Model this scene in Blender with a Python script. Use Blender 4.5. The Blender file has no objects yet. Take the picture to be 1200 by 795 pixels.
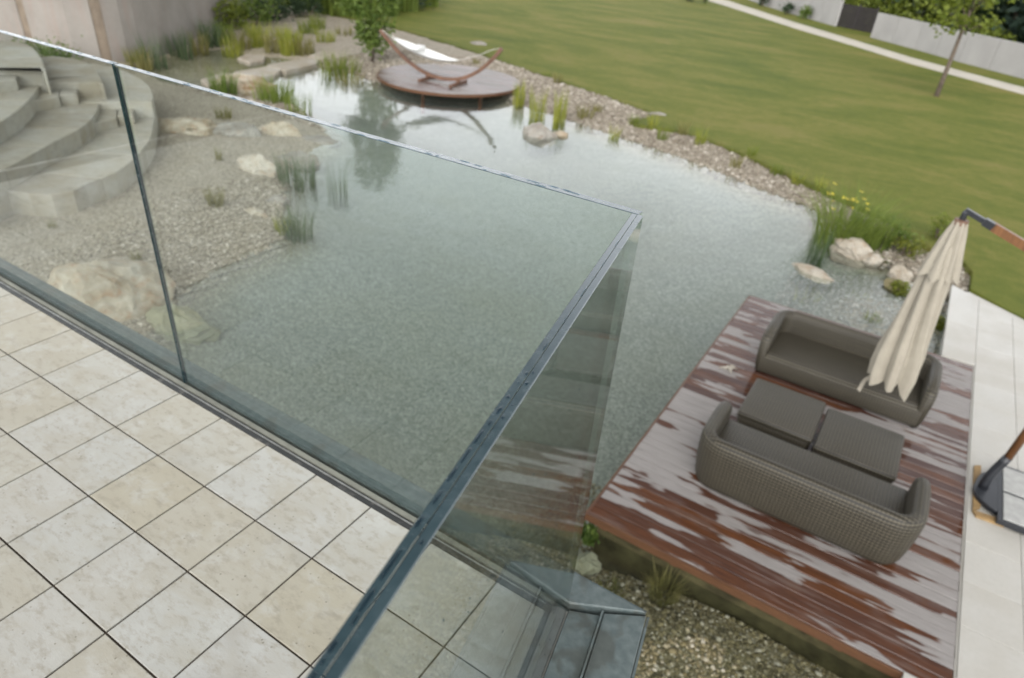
import bpy, bmesh, math, random
import numpy as np
from mathutils import Vector, Matrix, noise

R = math.radians
random.seed(7)
rng = np.random.default_rng(7)
SC = bpy.context.scene
COL = SC.collection

# ---------------------------------------------------------------- camera
YAW, PITCH, ROLL = -0.5190840, 0.5596027, 0.0911957
CAM = np.array([1.87970, -0.88625, 1.67338])
FPX = 783.301                                   # focal length in photograph pixels (1200 wide)
_f = np.array([math.sin(YAW)*math.cos(PITCH), math.cos(YAW)*math.cos(PITCH), -math.sin(PITCH)])
_r0 = np.array([math.cos(YAW), -math.sin(YAW), 0.0]); _u0 = np.cross(_r0, _f)
_r = _r0*math.cos(ROLL)+_u0*math.sin(ROLL); _u = -_r0*math.sin(ROLL)+_u0*math.cos(ROLL)
cd = bpy.data.cameras.new('camera'); cam = bpy.data.objects.new('camera', cd); COL.objects.link(cam)
cam.matrix_world = Matrix(((_r[0], _u[0], -_f[0], CAM[0]), (_r[1], _u[1], -_f[1], CAM[1]), (_r[2], _u[2], -_f[2], CAM[2]), (0, 0, 0, 1)))
cd.sensor_width = 23.6; cd.lens = FPX/1200*23.6
cd.clip_start = 0.02; cd.clip_end = 2000
cd.dof.use_dof = True; cd.dof.focus_distance = 1.15; cd.dof.aperture_fstop = 2.7
SC.camera = cam

# ---------------------------------------------------------------- sky, sun, exposure
SUN_EL, SUN_AZ = 50, 165
w = bpy.data.worlds.new('World'); SC.world = w; w.use_nodes = True
nt = w.node_tree; nt.nodes.clear()
sky = nt.nodes.new('ShaderNodeTexSky'); sky.sky_type = 'NISHITA'; sky.sun_disc = False
sky.sun_elevation = R(SUN_EL); sky.sun_rotation = R(SUN_AZ); sky.dust_density = 4.0; sky.air_density = 1.0
hs = nt.nodes.new('ShaderNodeHueSaturation'); hs.inputs['Saturation'].default_value = 0.13
tc = nt.nodes.new('ShaderNodeTexCoord'); mp = nt.nodes.new('ShaderNodeMapping'); mp.inputs['Scale'].default_value = (1.6, 1.6, 3.4)
nz = nt.nodes.new('ShaderNodeTexNoise'); nz.inputs['Scale'].default_value = 1.7; nz.inputs['Detail'].default_value = 5
cr = nt.nodes.new('ShaderNodeMapRange'); cr.inputs['From Min'].default_value = 0.3; cr.inputs['From Max'].default_value = 0.7
cr.inputs['To Min'].default_value = 0.78; cr.inputs['To Max'].default_value = 1.25
mu = nt.nodes.new('ShaderNodeMix'); mu.data_type = 'RGBA'; mu.blend_type = 'MULTIPLY'; mu.inputs[0].default_value = 1.0
bg = nt.nodes.new('ShaderNodeBackground'); bg.inputs['Strength'].default_value = 0.13
wo = nt.nodes.new('ShaderNodeOutputWorld')
L = nt.links.new
L(sky.outputs[0], hs.inputs['Color']); L(tc.outputs['Generated'], mp.inputs[0]); L(mp.outputs[0], nz.inputs['Vector'])
L(nz.outputs['Fac'], cr.inputs[0]); L(hs.outputs[0], mu.inputs[6])
sx = nt.nodes.new('ShaderNodeSeparateXYZ'); L(tc.outputs['Generated'], sx.inputs[0])      # gradient added to the unseen sky, brighter towards the horizon for pond reflections
hz = nt.nodes.new('ShaderNodeMapRange'); hz.interpolation_type = 'SMOOTHSTEP'; L(sx.outputs[2], hz.inputs[0])
hz.inputs['From Min'].default_value = 0.22; hz.inputs['From Max'].default_value = 0.74; hz.inputs['To Min'].default_value = 3.8; hz.inputs['To Max'].default_value = 0.6
mz = nt.nodes.new('ShaderNodeMath'); mz.operation = 'MULTIPLY'; L(hz.outputs[0], mz.inputs[0]); L(cr.outputs[0], mz.inputs[1]); L(mz.outputs[0], mu.inputs[7]); L(mu.outputs[2], bg.inputs[0]); L(bg.outputs[0], wo.inputs[0])
sd = bpy.data.lights.new('sun', 'SUN'); sun = bpy.data.objects.new('sun', sd); COL.objects.link(sun)
sd.energy = 0.6; sd.angle = R(60); sd.color = (1, 0.97, 0.93)
# sky texture: rotation measured clockwise from +Y
_sd = Vector((math.sin(R(SUN_AZ))*math.cos(R(SUN_EL)), math.cos(R(SUN_AZ))*math.cos(R(SUN_EL)), math.sin(R(SUN_EL))))
sun.rotation_euler = _sd.to_track_quat('Z', 'Y').to_euler()
SC.view_settings.view_transform = 'Standard'; SC.view_settings.look = 'None'
SC.view_settings.exposure = 0.58; SC.view_settings.gamma = 1.0; SC.view_settings.use_curve_mapping = False
SC.render.engine = 'CYCLES'; SC.cycles.transparent_max_bounces = 24

# ---------------------------------------------------------------- helpers
def px(x, y, z):
    """point of the place at height z that stands at this spot of the photograph"""
    d = _f + _r*(x-600)/FPX - _u*(y-397.5)/FPX
    return CAM + d*(z-CAM[2])/d[2]
def P2(x, y, z):
    q = px(x, y, z); return (float(q[0]), float(q[1]))

class MB:
    def __init__(s): s.v, s.f, s.m = [], [], []
    def add(s, vs, fs, mi=0):
        n = len(s.v); s.v += [tuple(map(float, a)) for a in vs]
        s.f += [tuple(i+n for i in f) for f in fs]; s.m += [mi]*len(fs)
        return s
    def box(s, x0, x1, y0, y1, z0, z1, mi=0):
        return s.prism([(x0, y0), (x1, y0), (x1, y1), (x0, y1)], z0, z1, mi)
    def prism(s, poly, z0, z1, mi=0, ch=0.0):
        poly = [tuple(p[:2]) for p in poly]
        a = sum(poly[i-1][0]*poly[i][1]-poly[i][0]*poly[i-1][1] for i in range(len(poly)))
        if a < 0: poly = poly[::-1]
        n = len(poly)
        if ch:
            ins = inset(poly, ch)
            vs = [(x, y, z0) for x, y in poly]+[(x, y, z1-ch) for x, y in poly]+[(x, y, z1) for x, y in ins]
            fs = [tuple(range(n-1, -1, -1)), tuple(range(2*n, 3*n))]
            for k in (0, n):
                fs += [(k+i, k+(i+1) % n, k+n+(i+1) % n, k+n+i) for i in range(n)]
        else:
            vs = [(x, y, z0) for x, y in poly]+[(x, y, z1) for x, y in poly]
            fs = [tuple(range(n-1, -1, -1)), tuple(range(n, 2*n))]+[(i, (i+1) % n, n+(i+1) % n, n+i) for i in range(n)]
        return s.add(vs, fs, mi)
    def tube(s, pts, rad, n=8, mi=0, cap=True):
        pts = [Vector(p) for p in pts]; rads = rad if isinstance(rad, (list, tuple)) else [rad]*len(pts)
        vs, fs = [], []; prev = None
        for i, p in enumerate(pts):
            t = (pts[min(i+1, len(pts)-1)]-pts[max(i-1, 0)]).normalized()
            if prev is None:
                a = t.orthogonal().normalized()
            else:
                a = (prev-t*prev.dot(t)).normalized()
            prev = a; b = t.cross(a)
            vs += [tuple(p+(a*math.cos(2*math.pi*k/n)+b*math.sin(2*math.pi*k/n))*rads[i]) for k in range(n)]
        for i in range(len(pts)-1):
            fs += [(i*n+k, i*n+(k+1) % n, (i+1)*n+(k+1) % n, (i+1)*n+k) for k in range(n)]
        if cap:
            fs += [tuple(range(n-1, -1, -1)), tuple((len(pts)-1)*n+k for k in range(n))]
        return s.add(vs, fs, mi)
    def bar(s, a, b, wd, ht, mi=0, up=(0, 0, 1)):
        a, b = Vector(a), Vector(b); t = (b-a).normalized(); u = Vector(up); sx = t.cross(u).normalized(); u = sx.cross(t)
        vs = []
        for p in (a, b):
            for i, j in ((-1, -1), (1, -1), (1, 1), (-1, 1)): vs.append(p+sx*i*wd/2+u*j*ht/2)
        return s.add(vs, [(3, 2, 1, 0), (4, 5, 6, 7), (0, 1, 5, 4), (1, 2, 6, 5), (2, 3, 7, 6), (3, 0, 4, 7)], mi)
    def build(s, name, mats, parent=None, smooth=False, **tags):
        me = bpy.data.meshes.new(name)
        org = wloc(parent) if parent else Vector((0, 0, 0))
        org = tags.pop('origin', None) or org
        me.from_pydata([(a[0]-org[0], a[1]-org[1], a[2]-org[2]) for a in s.v], [], s.f)
        if not isinstance(mats, (list, tuple)): mats = [mats]
        for m in mats: me.materials.append(m)
        if any(s.m): me.polygons.foreach_set('material_index', s.m)
        if smooth: me.polygons.foreach_set('use_smooth', [True]*len(me.polygons))
        me.update()
        return link(name, me, parent, org, **tags)
def inset(poly, d):
    n = len(poly); out = []
    for i in range(n):
        p0, p1, p2 = Vector(poly[i-1]), Vector(poly[i]), Vector(poly[(i+1) % n])
        e1 = (p1-p0).normalized(); e2 = (p2-p1).normalized()
        n1 = Vector((-e1.y, e1.x)); n2 = Vector((-e2.y, e2.x)); b = (n1+n2)
        b = b.normalized() if b.length > 1e-6 else n1
        k = d/max(0.35, b.dot(n1)); out.append(tuple(p1+b*k))
    return out
def wloc(o):
    l = Vector(o.location)
    while o.parent: o = o.parent; l += o.location
    return l
def tag(o, label=None, cat=None, group=None, kind=None):
    for k, v in (('label', label), ('category', cat), ('group', group), ('kind', kind)):
        if v: o[k] = v
    return o
def link(name, me, parent=None, org=(0, 0, 0), **tags):
    o = bpy.data.objects.new(name, me); COL.objects.link(o)
    if parent: o.parent = parent; o.location = Vector(org)-wloc(parent)
    else: o.location = org
    return tag(o, **tags)
def empty(name, loc, **tags):
    o = bpy.data.objects.new(name, None); COL.objects.link(o); o.location = loc; o.empty_display_size = 0.2
    return tag(o, **tags)
def copy_tree(o, parent=None):
    c = o.copy(); COL.objects.link(c)
    if parent: c.parent = parent
    for ch in [q for q in o.children]: copy_tree(ch, c)
    return c
def np_mesh(name, V, F, mats, parent=None, mi=None, smooth=False, org=(0, 0, 0), **tags):
    """V (n,3) array, F (m,k) array of one face size"""
    me = bpy.data.meshes.new(name); V = np.asarray(V, dtype=np.float32)-np.asarray(org, dtype=np.float32); F = np.asarray(F, dtype=np.int32)
    m, k = F.shape
    me.vertices.add(len(V)); me.vertices.foreach_set('co', V.ravel())
    me.loops.add(m*k); me.loops.foreach_set('vertex_index', F.ravel())
    me.polygons.add(m); me.polygons.foreach_set('loop_start', np.arange(m, dtype=np.int32)*k)
    try: me.polygons.foreach_set('loop_total', np.full(m, k, dtype=np.int32))
    except Exception: pass
    if not isinstance(mats, (list, tuple)): mats = [mats]
    for a in mats: me.materials.append(a)
    if mi is not None: me.polygons.foreach_set('material_index', np.asarray(mi, dtype=np.int32))
    if smooth: me.polygons.foreach_set('use_smooth', np.ones(m, dtype=bool))
    me.update(calc_edges=True); me.validate()
    return link(name, me, parent, org, **tags)
def rounded_box(x0, x1, y0, y1, z0, z1, r, seg=3, fn=None):
    bm = bmesh.new(); bmesh.ops.create_cube(bm, size=1)
    for v in bm.verts: v.co = Vector(((x0+x1)/2+v.co.x*(x1-x0), (y0+y1)/2+v.co.y*(y1-y0), (z0+z1)/2+v.co.z*(z1-z0)))
    bmesh.ops.bevel(bm, geom=list(bm.edges), offset=r, segments=seg, affect='EDGES', profile=0.5)
    if fn:
        for v in bm.verts: v.co = Vector(fn(v.co))
    mb = MB(); bm.verts.ensure_lookup_table(); bm.verts.index_update()
    mb.add([v.co[:] for v in bm.verts], [[v.index for v in f.verts] for f in bm.faces]); bm.free()
    return mb
def catmull(pts, n=6, closed=False):
    pts = [np.array(p, float) for p in pts]; out = []; N = len(pts)
    rngi = range(N) if closed else range(N-1)
    for i in rngi:
        p0 = pts[i-1] if (closed or i > 0) else 2*pts[0]-pts[1]
        p1, p2 = pts[i], pts[(i+1) % N]
        p3 = pts[(i+2) % N] if (closed or i+2 < N) else 2*p2-p1
        for k in range(n):
            t = k/n
            out.append(tuple(0.5*((2*p1)+(-p0+p2)*t+(2*p0-5*p1+4*p2-p3)*t*t+(-p0+3*p1-3*p2+p3)*t**3)))
    if not closed: out.append(tuple(pts[-1]))
    return out

# ---------------------------------------------------------------- material helpers
class NT:
    def __init__(s, name):
        s.mat = bpy.data.materials.new(name); s.mat.use_nodes = True; s.t = s.mat.node_tree; s.t.nodes.clear()
        s.out = s.n('ShaderNodeOutputMaterial'); s.tc = s.n('ShaderNodeTexCoord'); s.oi = s.n('ShaderNodeObjectInfo'); s.geo = s.n('ShaderNodeNewGeometry')
    def n(s, t, **kw):
        q = s.t.nodes.new(t)
        for k, v in kw.items(): setattr(q, k, v)
        return q
    def l(s, a, b): s.t.links.new(a, b)
    def put(s, sock, v):
        if hasattr(v, 'links') or isinstance(v, bpy.types.NodeSocket): s.l(v, sock)
        else: sock.default_value = v if not (isinstance(v, tuple) and len(v) == 3 and sock.type == 'RGBA') else (*v, 1)
    def vec(s, src='obj', scale=(1, 1, 1), rnd=0.0):
        v = {'obj': s.tc.outputs['Object'], 'pos': s.geo.outputs['Position']}[src]
        if rnd:
            m = s.math('MULTIPLY', s.oi.outputs['Random'], rnd); c = s.n('ShaderNodeCombineXYZ')
            s.l(m, c.inputs[0]); s.l(s.math('MULTIPLY', m, 1.7), c.inputs[1]); s.l(s.math('MULTIPLY', m, 0.6), c.inputs[2])
            a = s.n('ShaderNodeVectorMath', operation='ADD'); s.l(v, a.inputs[0]); s.l(c.outputs[0], a.inputs[1]); v = a.outputs[0]
        m = s.n('ShaderNodeMapping'); s.l(v, m.inputs[0]); m.inputs['Scale'].default_value = scale
        return m.outputs[0]
    def noise(s, v, scale, detail=3, rough=0.55, dist=0.0):
        q = s.n('ShaderNodeTexNoise'); s.l(v, q.inputs['Vector']); q.inputs['Scale'].default_value = scale
        q.inputs['Detail'].default_value = detail; q.inputs['Roughness'].default_value = rough; q.inputs['Distortion'].default_value = dist
        return q.outputs['Fac']
    def voro(s, v, scale, feature='F1', out='Distance', rnd=1.0):
        q = s.n('ShaderNodeTexVoronoi', feature=feature); s.l(v, q.inputs['Vector']); q.inputs['Scale'].default_value = scale
        if 'Randomness' in q.inputs: q.inputs['Randomness'].default_value = rnd
        return q.outputs[out]
    def math(s, op, a, b=0.0, clamp=False):
        q = s.n('ShaderNodeMath', operation=op, use_clamp=clamp); s.put(q.inputs[0], a); s.put(q.inputs[1], b); return q.outputs[0]
    def rng(s, v, a, b, c=0.0, d=1.0, smooth=False):
        q = s.n('ShaderNodeMapRange'); q.clamp = True
        if smooth: q.interpolation_type = 'SMOOTHSTEP'
        s.put(q.inputs[0], v)
        for i, x in enumerate((a, b, c, d)): q.inputs[i+1].default_value = x
        return q.outputs[0]
    def mix(s, f, a, b, mode='MIX'):
        q = s.n('ShaderNodeMix', data_type='RGBA', blend_type=mode); s.put(q.inputs[0], f); s.put(q.inputs[6], a); s.put(q.inputs[7], b); return q.outputs[2]
    def ramp(s, v, stops):
        q = s.n('ShaderNodeValToRGB'); s.put(q.inputs[0], v); e = q.color_ramp.elements
        while len(e) < len(stops): e.new(0.5)
        for i, (p, c) in enumerate(stops): e[i].position = p; e[i].color = (*c, 1)
        return q.outputs[0]
    def bump(s, h, strength=0.4, dist=0.01):
        q = s.n('ShaderNodeBump'); q.inputs['Strength'].default_value = strength; q.inputs['Distance'].default_value = dist; s.l(h, q.inputs['Height']); return q.outputs[0]
    def attr(s, name): return s.n('ShaderNodeAttribute', attribute_name=name).outputs['Fac']
    def bsdf(s, col, rough=0.6, normal=None, spec=0.5, metal=0.0, **kw):
        q = s.n('ShaderNodeBsdfPrincipled'); s.put(q.inputs['Base Color'], col); s.put(q.inputs['Roughness'], rough)
        s.put(q.inputs['Specular IOR Level'], spec); s.put(q.inputs['Metallic'], metal)
        if normal is not None: s.l(normal, q.inputs['Normal'])
        s.l(q.outputs[0], s.out.inputs[0]); return s.mat

def M_simple(name, col, rough=0.6, spec=0.5, var=0.15, scale=8, bump=0.0, metal=0.0, rnd=13.0):
    t = NT(name); v = t.vec('obj', rnd=rnd); nn = t.noise(v, scale, 4)
    dark = tuple(c*(1-var) for c in col); lite = tuple(min(1, c*(1+var)) for c in col)
    c = t.mix(t.rng(nn, 0.3, 0.7), dark, lite)
    return t.bsdf(c, rough, t.bump(t.noise(v, scale*6, 3), bump, 0.01) if bump else None, spec, metal)

def M_leaf(name, a, b, trans=0.4):
    t = NT(name); v = t.vec('pos'); f = t.math('ADD', t.math('MULTIPLY', t.noise(v, 2.3, 2), 0.75), t.math('MULTIPLY', t.n('ShaderNodeNewGeometry').outputs['Random Per Island'], 0.45))
    c = t.mix(t.rng(f, 0.3, 0.85), a, b)
    p = t.n('ShaderNodeBsdfPrincipled'); t.put(p.inputs['Base Color'], c); p.inputs['Roughness'].default_value = 0.5; p.inputs['Specular IOR Level'].default_value = 0.3
    tr = t.n('ShaderNodeBsdfTranslucent'); t.l(c, tr.inputs[0]); mx = t.n('ShaderNodeMixShader'); mx.inputs[0].default_value = trans
    t.l(p.outputs[0], mx.inputs[1]); t.l(tr.outputs[0], mx.inputs[2]); t.l(mx.outputs[0], t.out.inputs[0])
    return t.mat

def fresnel(t, ior, normal=None):
    q = t.n('ShaderNodeFresnel'); b = t.geo.outputs['Backfacing']
    t.l(t.math('ADD', t.math('MULTIPLY', b, 1/ior-ior), ior), q.inputs['IOR'])
    if normal is not None: t.l(normal, q.inputs['Normal'])
    return q.outputs[0]
def M_clear(name, ior, tint, rough=0.0, normal=None, t=None):
    t = t or NT(name)
    tr = t.n('ShaderNodeBsdfTransparent'); t.put(tr.inputs[0], tint)
    g = t.n('ShaderNodeBsdfGlossy'); g.inputs['Roughness'].default_value = rough
    if normal is not None: t.l(normal, g.inputs['Normal'])
    mx = t.n('ShaderNodeMixShader'); t.l(fresnel(t, ior, normal), mx.inputs[0]); t.l(tr.outputs[0], mx.inputs[1]); t.l(g.outputs[0], mx.inputs[2])
    t.l(mx.outputs[0], t.out.inputs[0]); return t.mat

MAT = {}
# terrace tile: ivory stone with soft veins, beige clouds and small pits
t = NT('ivory_tile'); v = t.vec('obj', (1, 1, 1), rnd=31.0); vs = t.vec('obj', (0.75, 1.5, 1), rnd=31.0)
ra = t.oi.outputs['Random']
rb = t.math('FRACT', t.math('MULTIPLY', ra, 7.31))
base = t.mix(t.rng(rb, 0.25, 1.0), (0.348, 0.340, 0.312), (0.325, 0.297, 0.235))
base = t.mix(t.rng(ra, 0.55, 1.0, 0, 0.7), base, (0.362, 0.355, 0.337))
c = t.mix(t.rng(t.noise(vs, 5, 4, 0.6, 0.6), 0.42, 0.75, 0, 0.8), base, (0.295, 0.265, 0.205))
c = t.mix(t.rng(t.noise(v, 11, 5, 0.65, 0.3), 0.5, 0.75, 0, 0.6), c, (0.41, 0.405, 0.385))
c = t.mix(t.rng(t.noise(vs, 26, 4, 0.7), 0.5, 0.72, 0, 0.8), c, (0.235, 0.21, 0.165))
pit = t.rng(t.voro(v, 38, rnd=1.0), 0.06, 0.13, 1, 0); pm = t.rng(t.noise(v, 7, 2), 0.40, 0.55)
c = t.mix(t.math('MULTIPLY', t.math('MULTIPLY', pit, pm), 0.75), c, (0.12, 0.10, 0.065))
c = t.mix(t.math('MULTIPLY', t.rng(t.noise(v, 3.2, 3), 0.62, 0.8), 0.5), c, (0.25, 0.24, 0.22))
hh = t.math('ADD', t.noise(vs, 40, 5, 0.7), t.math('MULTIPLY', pit, -0.6))
MAT['tile'] = t.bsdf(c, t.rng(t.noise(v, 4, 3), 0.3, 0.7, 0.32, 0.6), t.bump(hh, 0.28, 0.004), 0.45)
MAT['grout'] = M_simple('dark_joint', (0.045, 0.035, 0.026), 0.9, 0.2, 0.4, 30)
# glass
MAT['glass'] = M_clear('clear_glass', 1.52, (0.925, 0.962, 0.948))
t = NT('glass_edge'); v = t.vec('pos'); MAT['edge'] = t.bsdf(t.mix(t.rng(t.noise(v, 30, 3), .3, .7), (0.016, 0.036, 0.043), (0.026, 0.05, 0.058)), t.rng(t.noise(v, 60, 3), 0.35, 0.65, 0.14, 0.28), t.bump(t.noise(v, 300, 2), 0.06, 0.002), 1.0)
MAT['edge_light'] = M_simple('glass_edge_pale', (0.16, 0.20, 0.205), 0.2, 0.6)
MAT['interlayer'] = M_simple('interlayer', (0.012, 0.02, 0.026), 0.4, 0.4)
MAT['drop'] = M_clear('rain_water', 1.33, (0.5, 0.6, 0.66), 0.02)
t = NT('rubber'); v = t.vec('pos', (1, 1, 1)); MAT['rubber'] = t.bsdf(t.mix(t.rng(t.noise(v, 22, 4), 0.55, 0.7), (0.022, 0.022, 0.022), (0.10, 0.095, 0.085)), 0.45, t.bump(t.noise(v, 60, 3), 0.3, 0.003))
MAT['sealant'] = M_simple('sealant', (0.15, 0.15, 0.125), 0.6, 0.4, 0.25, 12)
MAT['alu'] = M_simple('weathered_aluminium', (0.30, 0.30, 0.29), 0.4, 0.5, 0.3, 20, metal=0.6)
t = NT('zinc'); v = t.vec('pos'); wet = t.math('MULTIPLY', t.rng(t.noise(v, 9, 3, 0.5, 0.5), 0.54, 0.62), t.rng(t.n('ShaderNodeSeparateXYZ').outputs[0], 1.45, 1.5) if False else 0.6)
MAT['zinc'] = t.bsdf(t.mix(wet, t.mix(t.rng(t.noise(v, 40, 4), 0.35, 0.7), (0.07, 0.09, 0.09), (0.11, 0.132, 0.13)), (0.058, 0.06, 0.05)), t.math('SUBTRACT', 0.55, t.math('MULTIPLY', wet, 0.25)), t.bump(t.noise(v, 45, 3), 0.15, 0.004), 0.5, 0.1)
MAT['concrete'] = M_simple('concrete', (0.33, 0.32, 0.30), 0.85, 0.3, 0.15, 3, 0.3)
MAT['render'] = M_simple('pale_wall', (0.55, 0.53, 0.50), 0.85, 0.3, 0.08, 2, 0.2)

# pond bed: gravel with algae, the water's depth tint painted into its colour
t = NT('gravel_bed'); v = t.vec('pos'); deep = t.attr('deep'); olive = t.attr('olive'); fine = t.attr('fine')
vo = t.voro(v, 24, out='Color'); sep = t.n('ShaderNodeSeparateColor'); t.l(vo, sep.inputs[0])
vo2 = t.voro(v, 52, out='Color'); sep2 = t.n('ShaderNodeSeparateColor'); t.l(vo2, sep2.inputs[0])
g1 = t.math('ADD', t.math('MULTIPLY', sep.outputs[0], 0.65), t.math('MULTIPLY', sep2.outputs[1], 0.35))
dry = t.ramp(g1, [(0.05, (0.14, 0.12, 0.088)), (0.4, (0.275, 0.24, 0.182)), (0.7, (0.345, 0.31, 0.245)), (0.95, (0.48, 0.44, 0.37))])
dry = t.mix(t.rng(t.noise(v, 0.9, 4), 0.35, 0.7, 0, 0.6), dry, t.mix(0.45, dry, (0.25, 0.215, 0.165)))
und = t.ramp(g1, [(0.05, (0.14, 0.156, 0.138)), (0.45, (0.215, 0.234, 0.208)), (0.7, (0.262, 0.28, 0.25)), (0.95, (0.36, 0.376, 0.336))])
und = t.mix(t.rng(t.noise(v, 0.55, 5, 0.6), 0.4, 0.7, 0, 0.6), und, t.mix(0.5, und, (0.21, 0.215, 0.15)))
olv = t.ramp(g1, [(0.05, (0.07, 0.062, 0.03)), (0.4, (0.20, 0.175, 0.095)), (0.7, (0.30, 0.265, 0.16)), (0.95, (0.50, 0.46, 0.36))])
olv = t.mix(t.rng(t.noise(v, 1.6, 4), 0.5, 0.72, 0, 0.7), olv, (0.14, 0.135, 0.045))
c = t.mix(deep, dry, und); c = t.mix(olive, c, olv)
hd = t.math('ADD', t.voro(v, 24), t.math('MULTIPLY', t.voro(v, 52), 0.5))
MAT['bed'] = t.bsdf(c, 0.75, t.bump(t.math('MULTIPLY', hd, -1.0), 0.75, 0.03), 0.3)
# water
t = NT('pond_water'); v = t.vec('pos'); h = t.math('ADD', t.noise(v, 1.7, 3, 0.5), t.math('MULTIPLY', t.noise(v, 9, 2, 0.5), 0.22))
bn = t.bump(h, 0.16, 0.035)
MAT['water'] = M_clear('pond_water', 1.33, (0.87, 0.905, 0.888), 0.015, bn, t)
# lawn
t = NT('lawn_grass'); v = t.vec('pos'); vr = t.n('ShaderNodeMapping'); t.l(t.geo.outputs['Position'], vr.inputs[0]); vr.inputs['Rotation'].default_value = (0, 0, R(28)); vr.inputs['Scale'].default_value = (0.38, 0.8, 1)
a = t.noise(vr.outputs[0], 0.55, 6, 0.62, 0.5); b = t.noise(v, 3.2, 6, 0.78); d = t.noise(v, 26, 4, 0.8)
c = t.ramp(t.math('ADD', a, t.math('MULTIPLY', t.math('SUBTRACT', b, 0.5), 0.5)), [(0.28, (0.082, 0.112, 0.019)), (0.46, (0.13, 0.148, 0.028)), (0.58, (0.175, 0.172, 0.042)), (0.74, (0.22, 0.19, 0.065))])
c = t.mix(t.rng(d, 0.35, 0.65, 0, 0.7), c, t.mix(0.6, c, (0.04, 0.052, 0.012)))
MAT['lawn'] = t.bsdf(c, 0.85, t.bump(t.math('ADD', b, d), 0.5, 0.05), 0.12)
MAT['blade'] = M_leaf('grass_blade', (0.06, 0.085, 0.018), (0.15, 0.15, 0.04))
MAT['reed'] = M_leaf('reed_green', (0.085, 0.135, 0.022), (0.21, 0.26, 0.055))
MAT['reed_grey'] = M_leaf('reed_grey_green', (0.06, 0.095, 0.045), (0.11, 0.15, 0.07))
MAT['iris'] = M_leaf('iris_yellow_green', (0.16, 0.20, 0.03), (0.32, 0.32, 0.06))
MAT['olivegrass'] = M_leaf('olive_grass', (0.13, 0.125, 0.04), (0.24, 0.22, 0.08))
MAT['moss'] = M_leaf('moss_green', (0.07, 0.10, 0.015), (0.20, 0.21, 0.03))
MAT['leaf'] = M_leaf('leaf_mid_green', (0.07, 0.12, 0.022), (0.155, 0.21, 0.045))
MAT['leaf_dark'] = M_leaf('leaf_dark_green', (0.022, 0.042, 0.02), (0.05, 0.08, 0.036))
MAT['leaf_blue'] = M_leaf('leaf_blue_green', (0.032, 0.055, 0.042), (0.06, 0.09, 0.068))
MAT['leaf_lime'] = M_leaf('leaf_lime', (0.09, 0.13, 0.018), (0.19, 0.22, 0.035))
MAT['flower'] = M_simple('yellow_petal', (0.62, 0.52, 0.05), 0.5, 0.3)
MAT['bark'] = M_simple('bark', (0.12, 0.095, 0.075), 0.9, 0.2, 0.35, 9, 0.5)
# deck boards: weathered grey where dry, dark red brown and glossy where wet
def deckmat(name, amount, gloss=0.55, dir_scale=(0.36, 1.6, 1), src='pos'):
    t = NT(name); v = t.vec(src, dir_scale); ra = t.oi.outputs['Random']
    jit = t.n('ShaderNodeCombineXYZ'); t.l(t.math('MULTIPLY', ra, 7.0), jit.inputs[0]); t.l(t.math('MULTIPLY', ra, 40.0), jit.inputs[1])
    ad = t.n('ShaderNodeVectorMath', operation='ADD'); t.l(v, ad.inputs[0]); t.l(jit.outputs[0], ad.inputs[1])
    n1 = t.noise(ad.outputs[0], 1.9, 4, 0.55, 0.2)                        # every board dries along its own length
    n2 = t.noise(t.vec(src, (0.36, 2.7, 1)), 1.6, 3, 0.5, 0.3)            # and the wet patches join across boards
    n1 = t.math('ADD', t.math('MULTIPLY', n1, 0.5), t.math('MULTIPLY', n2, 0.5))
    n1 = t.math('ADD', n1, t.math('MULTIPLY', t.math('SUBTRACT', t.noise(t.vec(src, (1, 1, 1)), 0.75, 2), 0.5), 0.4))
    n1 = t.math('ADD', n1, t.math('MULTIPLY', t.math('SUBTRACT', ra, 0.5), 0.05))
    wet = t.rng(n1, amount-0.012, amount+0.016, 0, 1, True)
    g = t.noise(t.vec(src, (1.2, 34, 34), rnd=9.0), 3, 4, 0.6)
    dry = t.mix(t.rng(g, 0.3, 0.7), (0.175, 0.160, 0.150), (0.285, 0.266, 0.252))
    wt = t.mix(t.rng(g, 0.3, 0.7), (0.036, 0.014, 0.007), (0.135, 0.050, 0.019))
    wt = t.mix(t.math('MULTIPLY', t.math('FRACT', t.math('MULTIPLY', ra, 5.3)), 0.75), wt, (0.045, 0.024, 0.021)); wt = t.mix(t.rng(t.noise(t.vec(src, (0.8, 6, 6), rnd=4.0), 2.5, 4), 0.5, 0.7, 0, 0.6), wt, (0.14, 0.10, 0.085))
    c = t.mix(wet, dry, wt)
    groove = t.n('ShaderNodeTexWave'); t.l(t.vec('obj', (1, 1, 1)), groove.inputs[0]); groove.bands_direction = 'Y'; groove.inputs['Scale'].default_value = 22
    h = t.math('ADD', g, t.math('MULTIPLY', groove.outputs['Fac'], 0.6))
    return t.bsdf(c, t.math('SUBTRACT', 0.62, t.math('MULTIPLY', wet, gloss)), t.bump(h, 0.06, 0.002), 0.5)
MAT['deck'] = deckmat('deck_board', 0.485)
MAT['round_deck'] = deckmat('round_deck_board', 0.505, 0.25)
t = NT('brown_timber'); v = t.vec('obj', (1.5, 20, 20), rnd=5); g = t.noise(v, 3, 4, 0.6)
MAT['fascia'] = t.bsdf(t.mix(t.rng(g, .3, .7), (0.075, 0.036, 0.019), (0.13, 0.062, 0.031)), 0.4, t.bump(g, 0.2, 0.004), 0.4)
t = NT('oiled_teak'); v = t.vec('obj', (9, 9, 1.2), rnd=5); g = t.noise(v, 4, 4, 0.6)
MAT['teak'] = t.bsdf(t.mix(t.rng(g, .3, .7), (0.10, 0.044, 0.017), (0.18, 0.082, 0.032)), 0.4, t.bump(g, 0.15, 0.003), 0.4)
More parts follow.
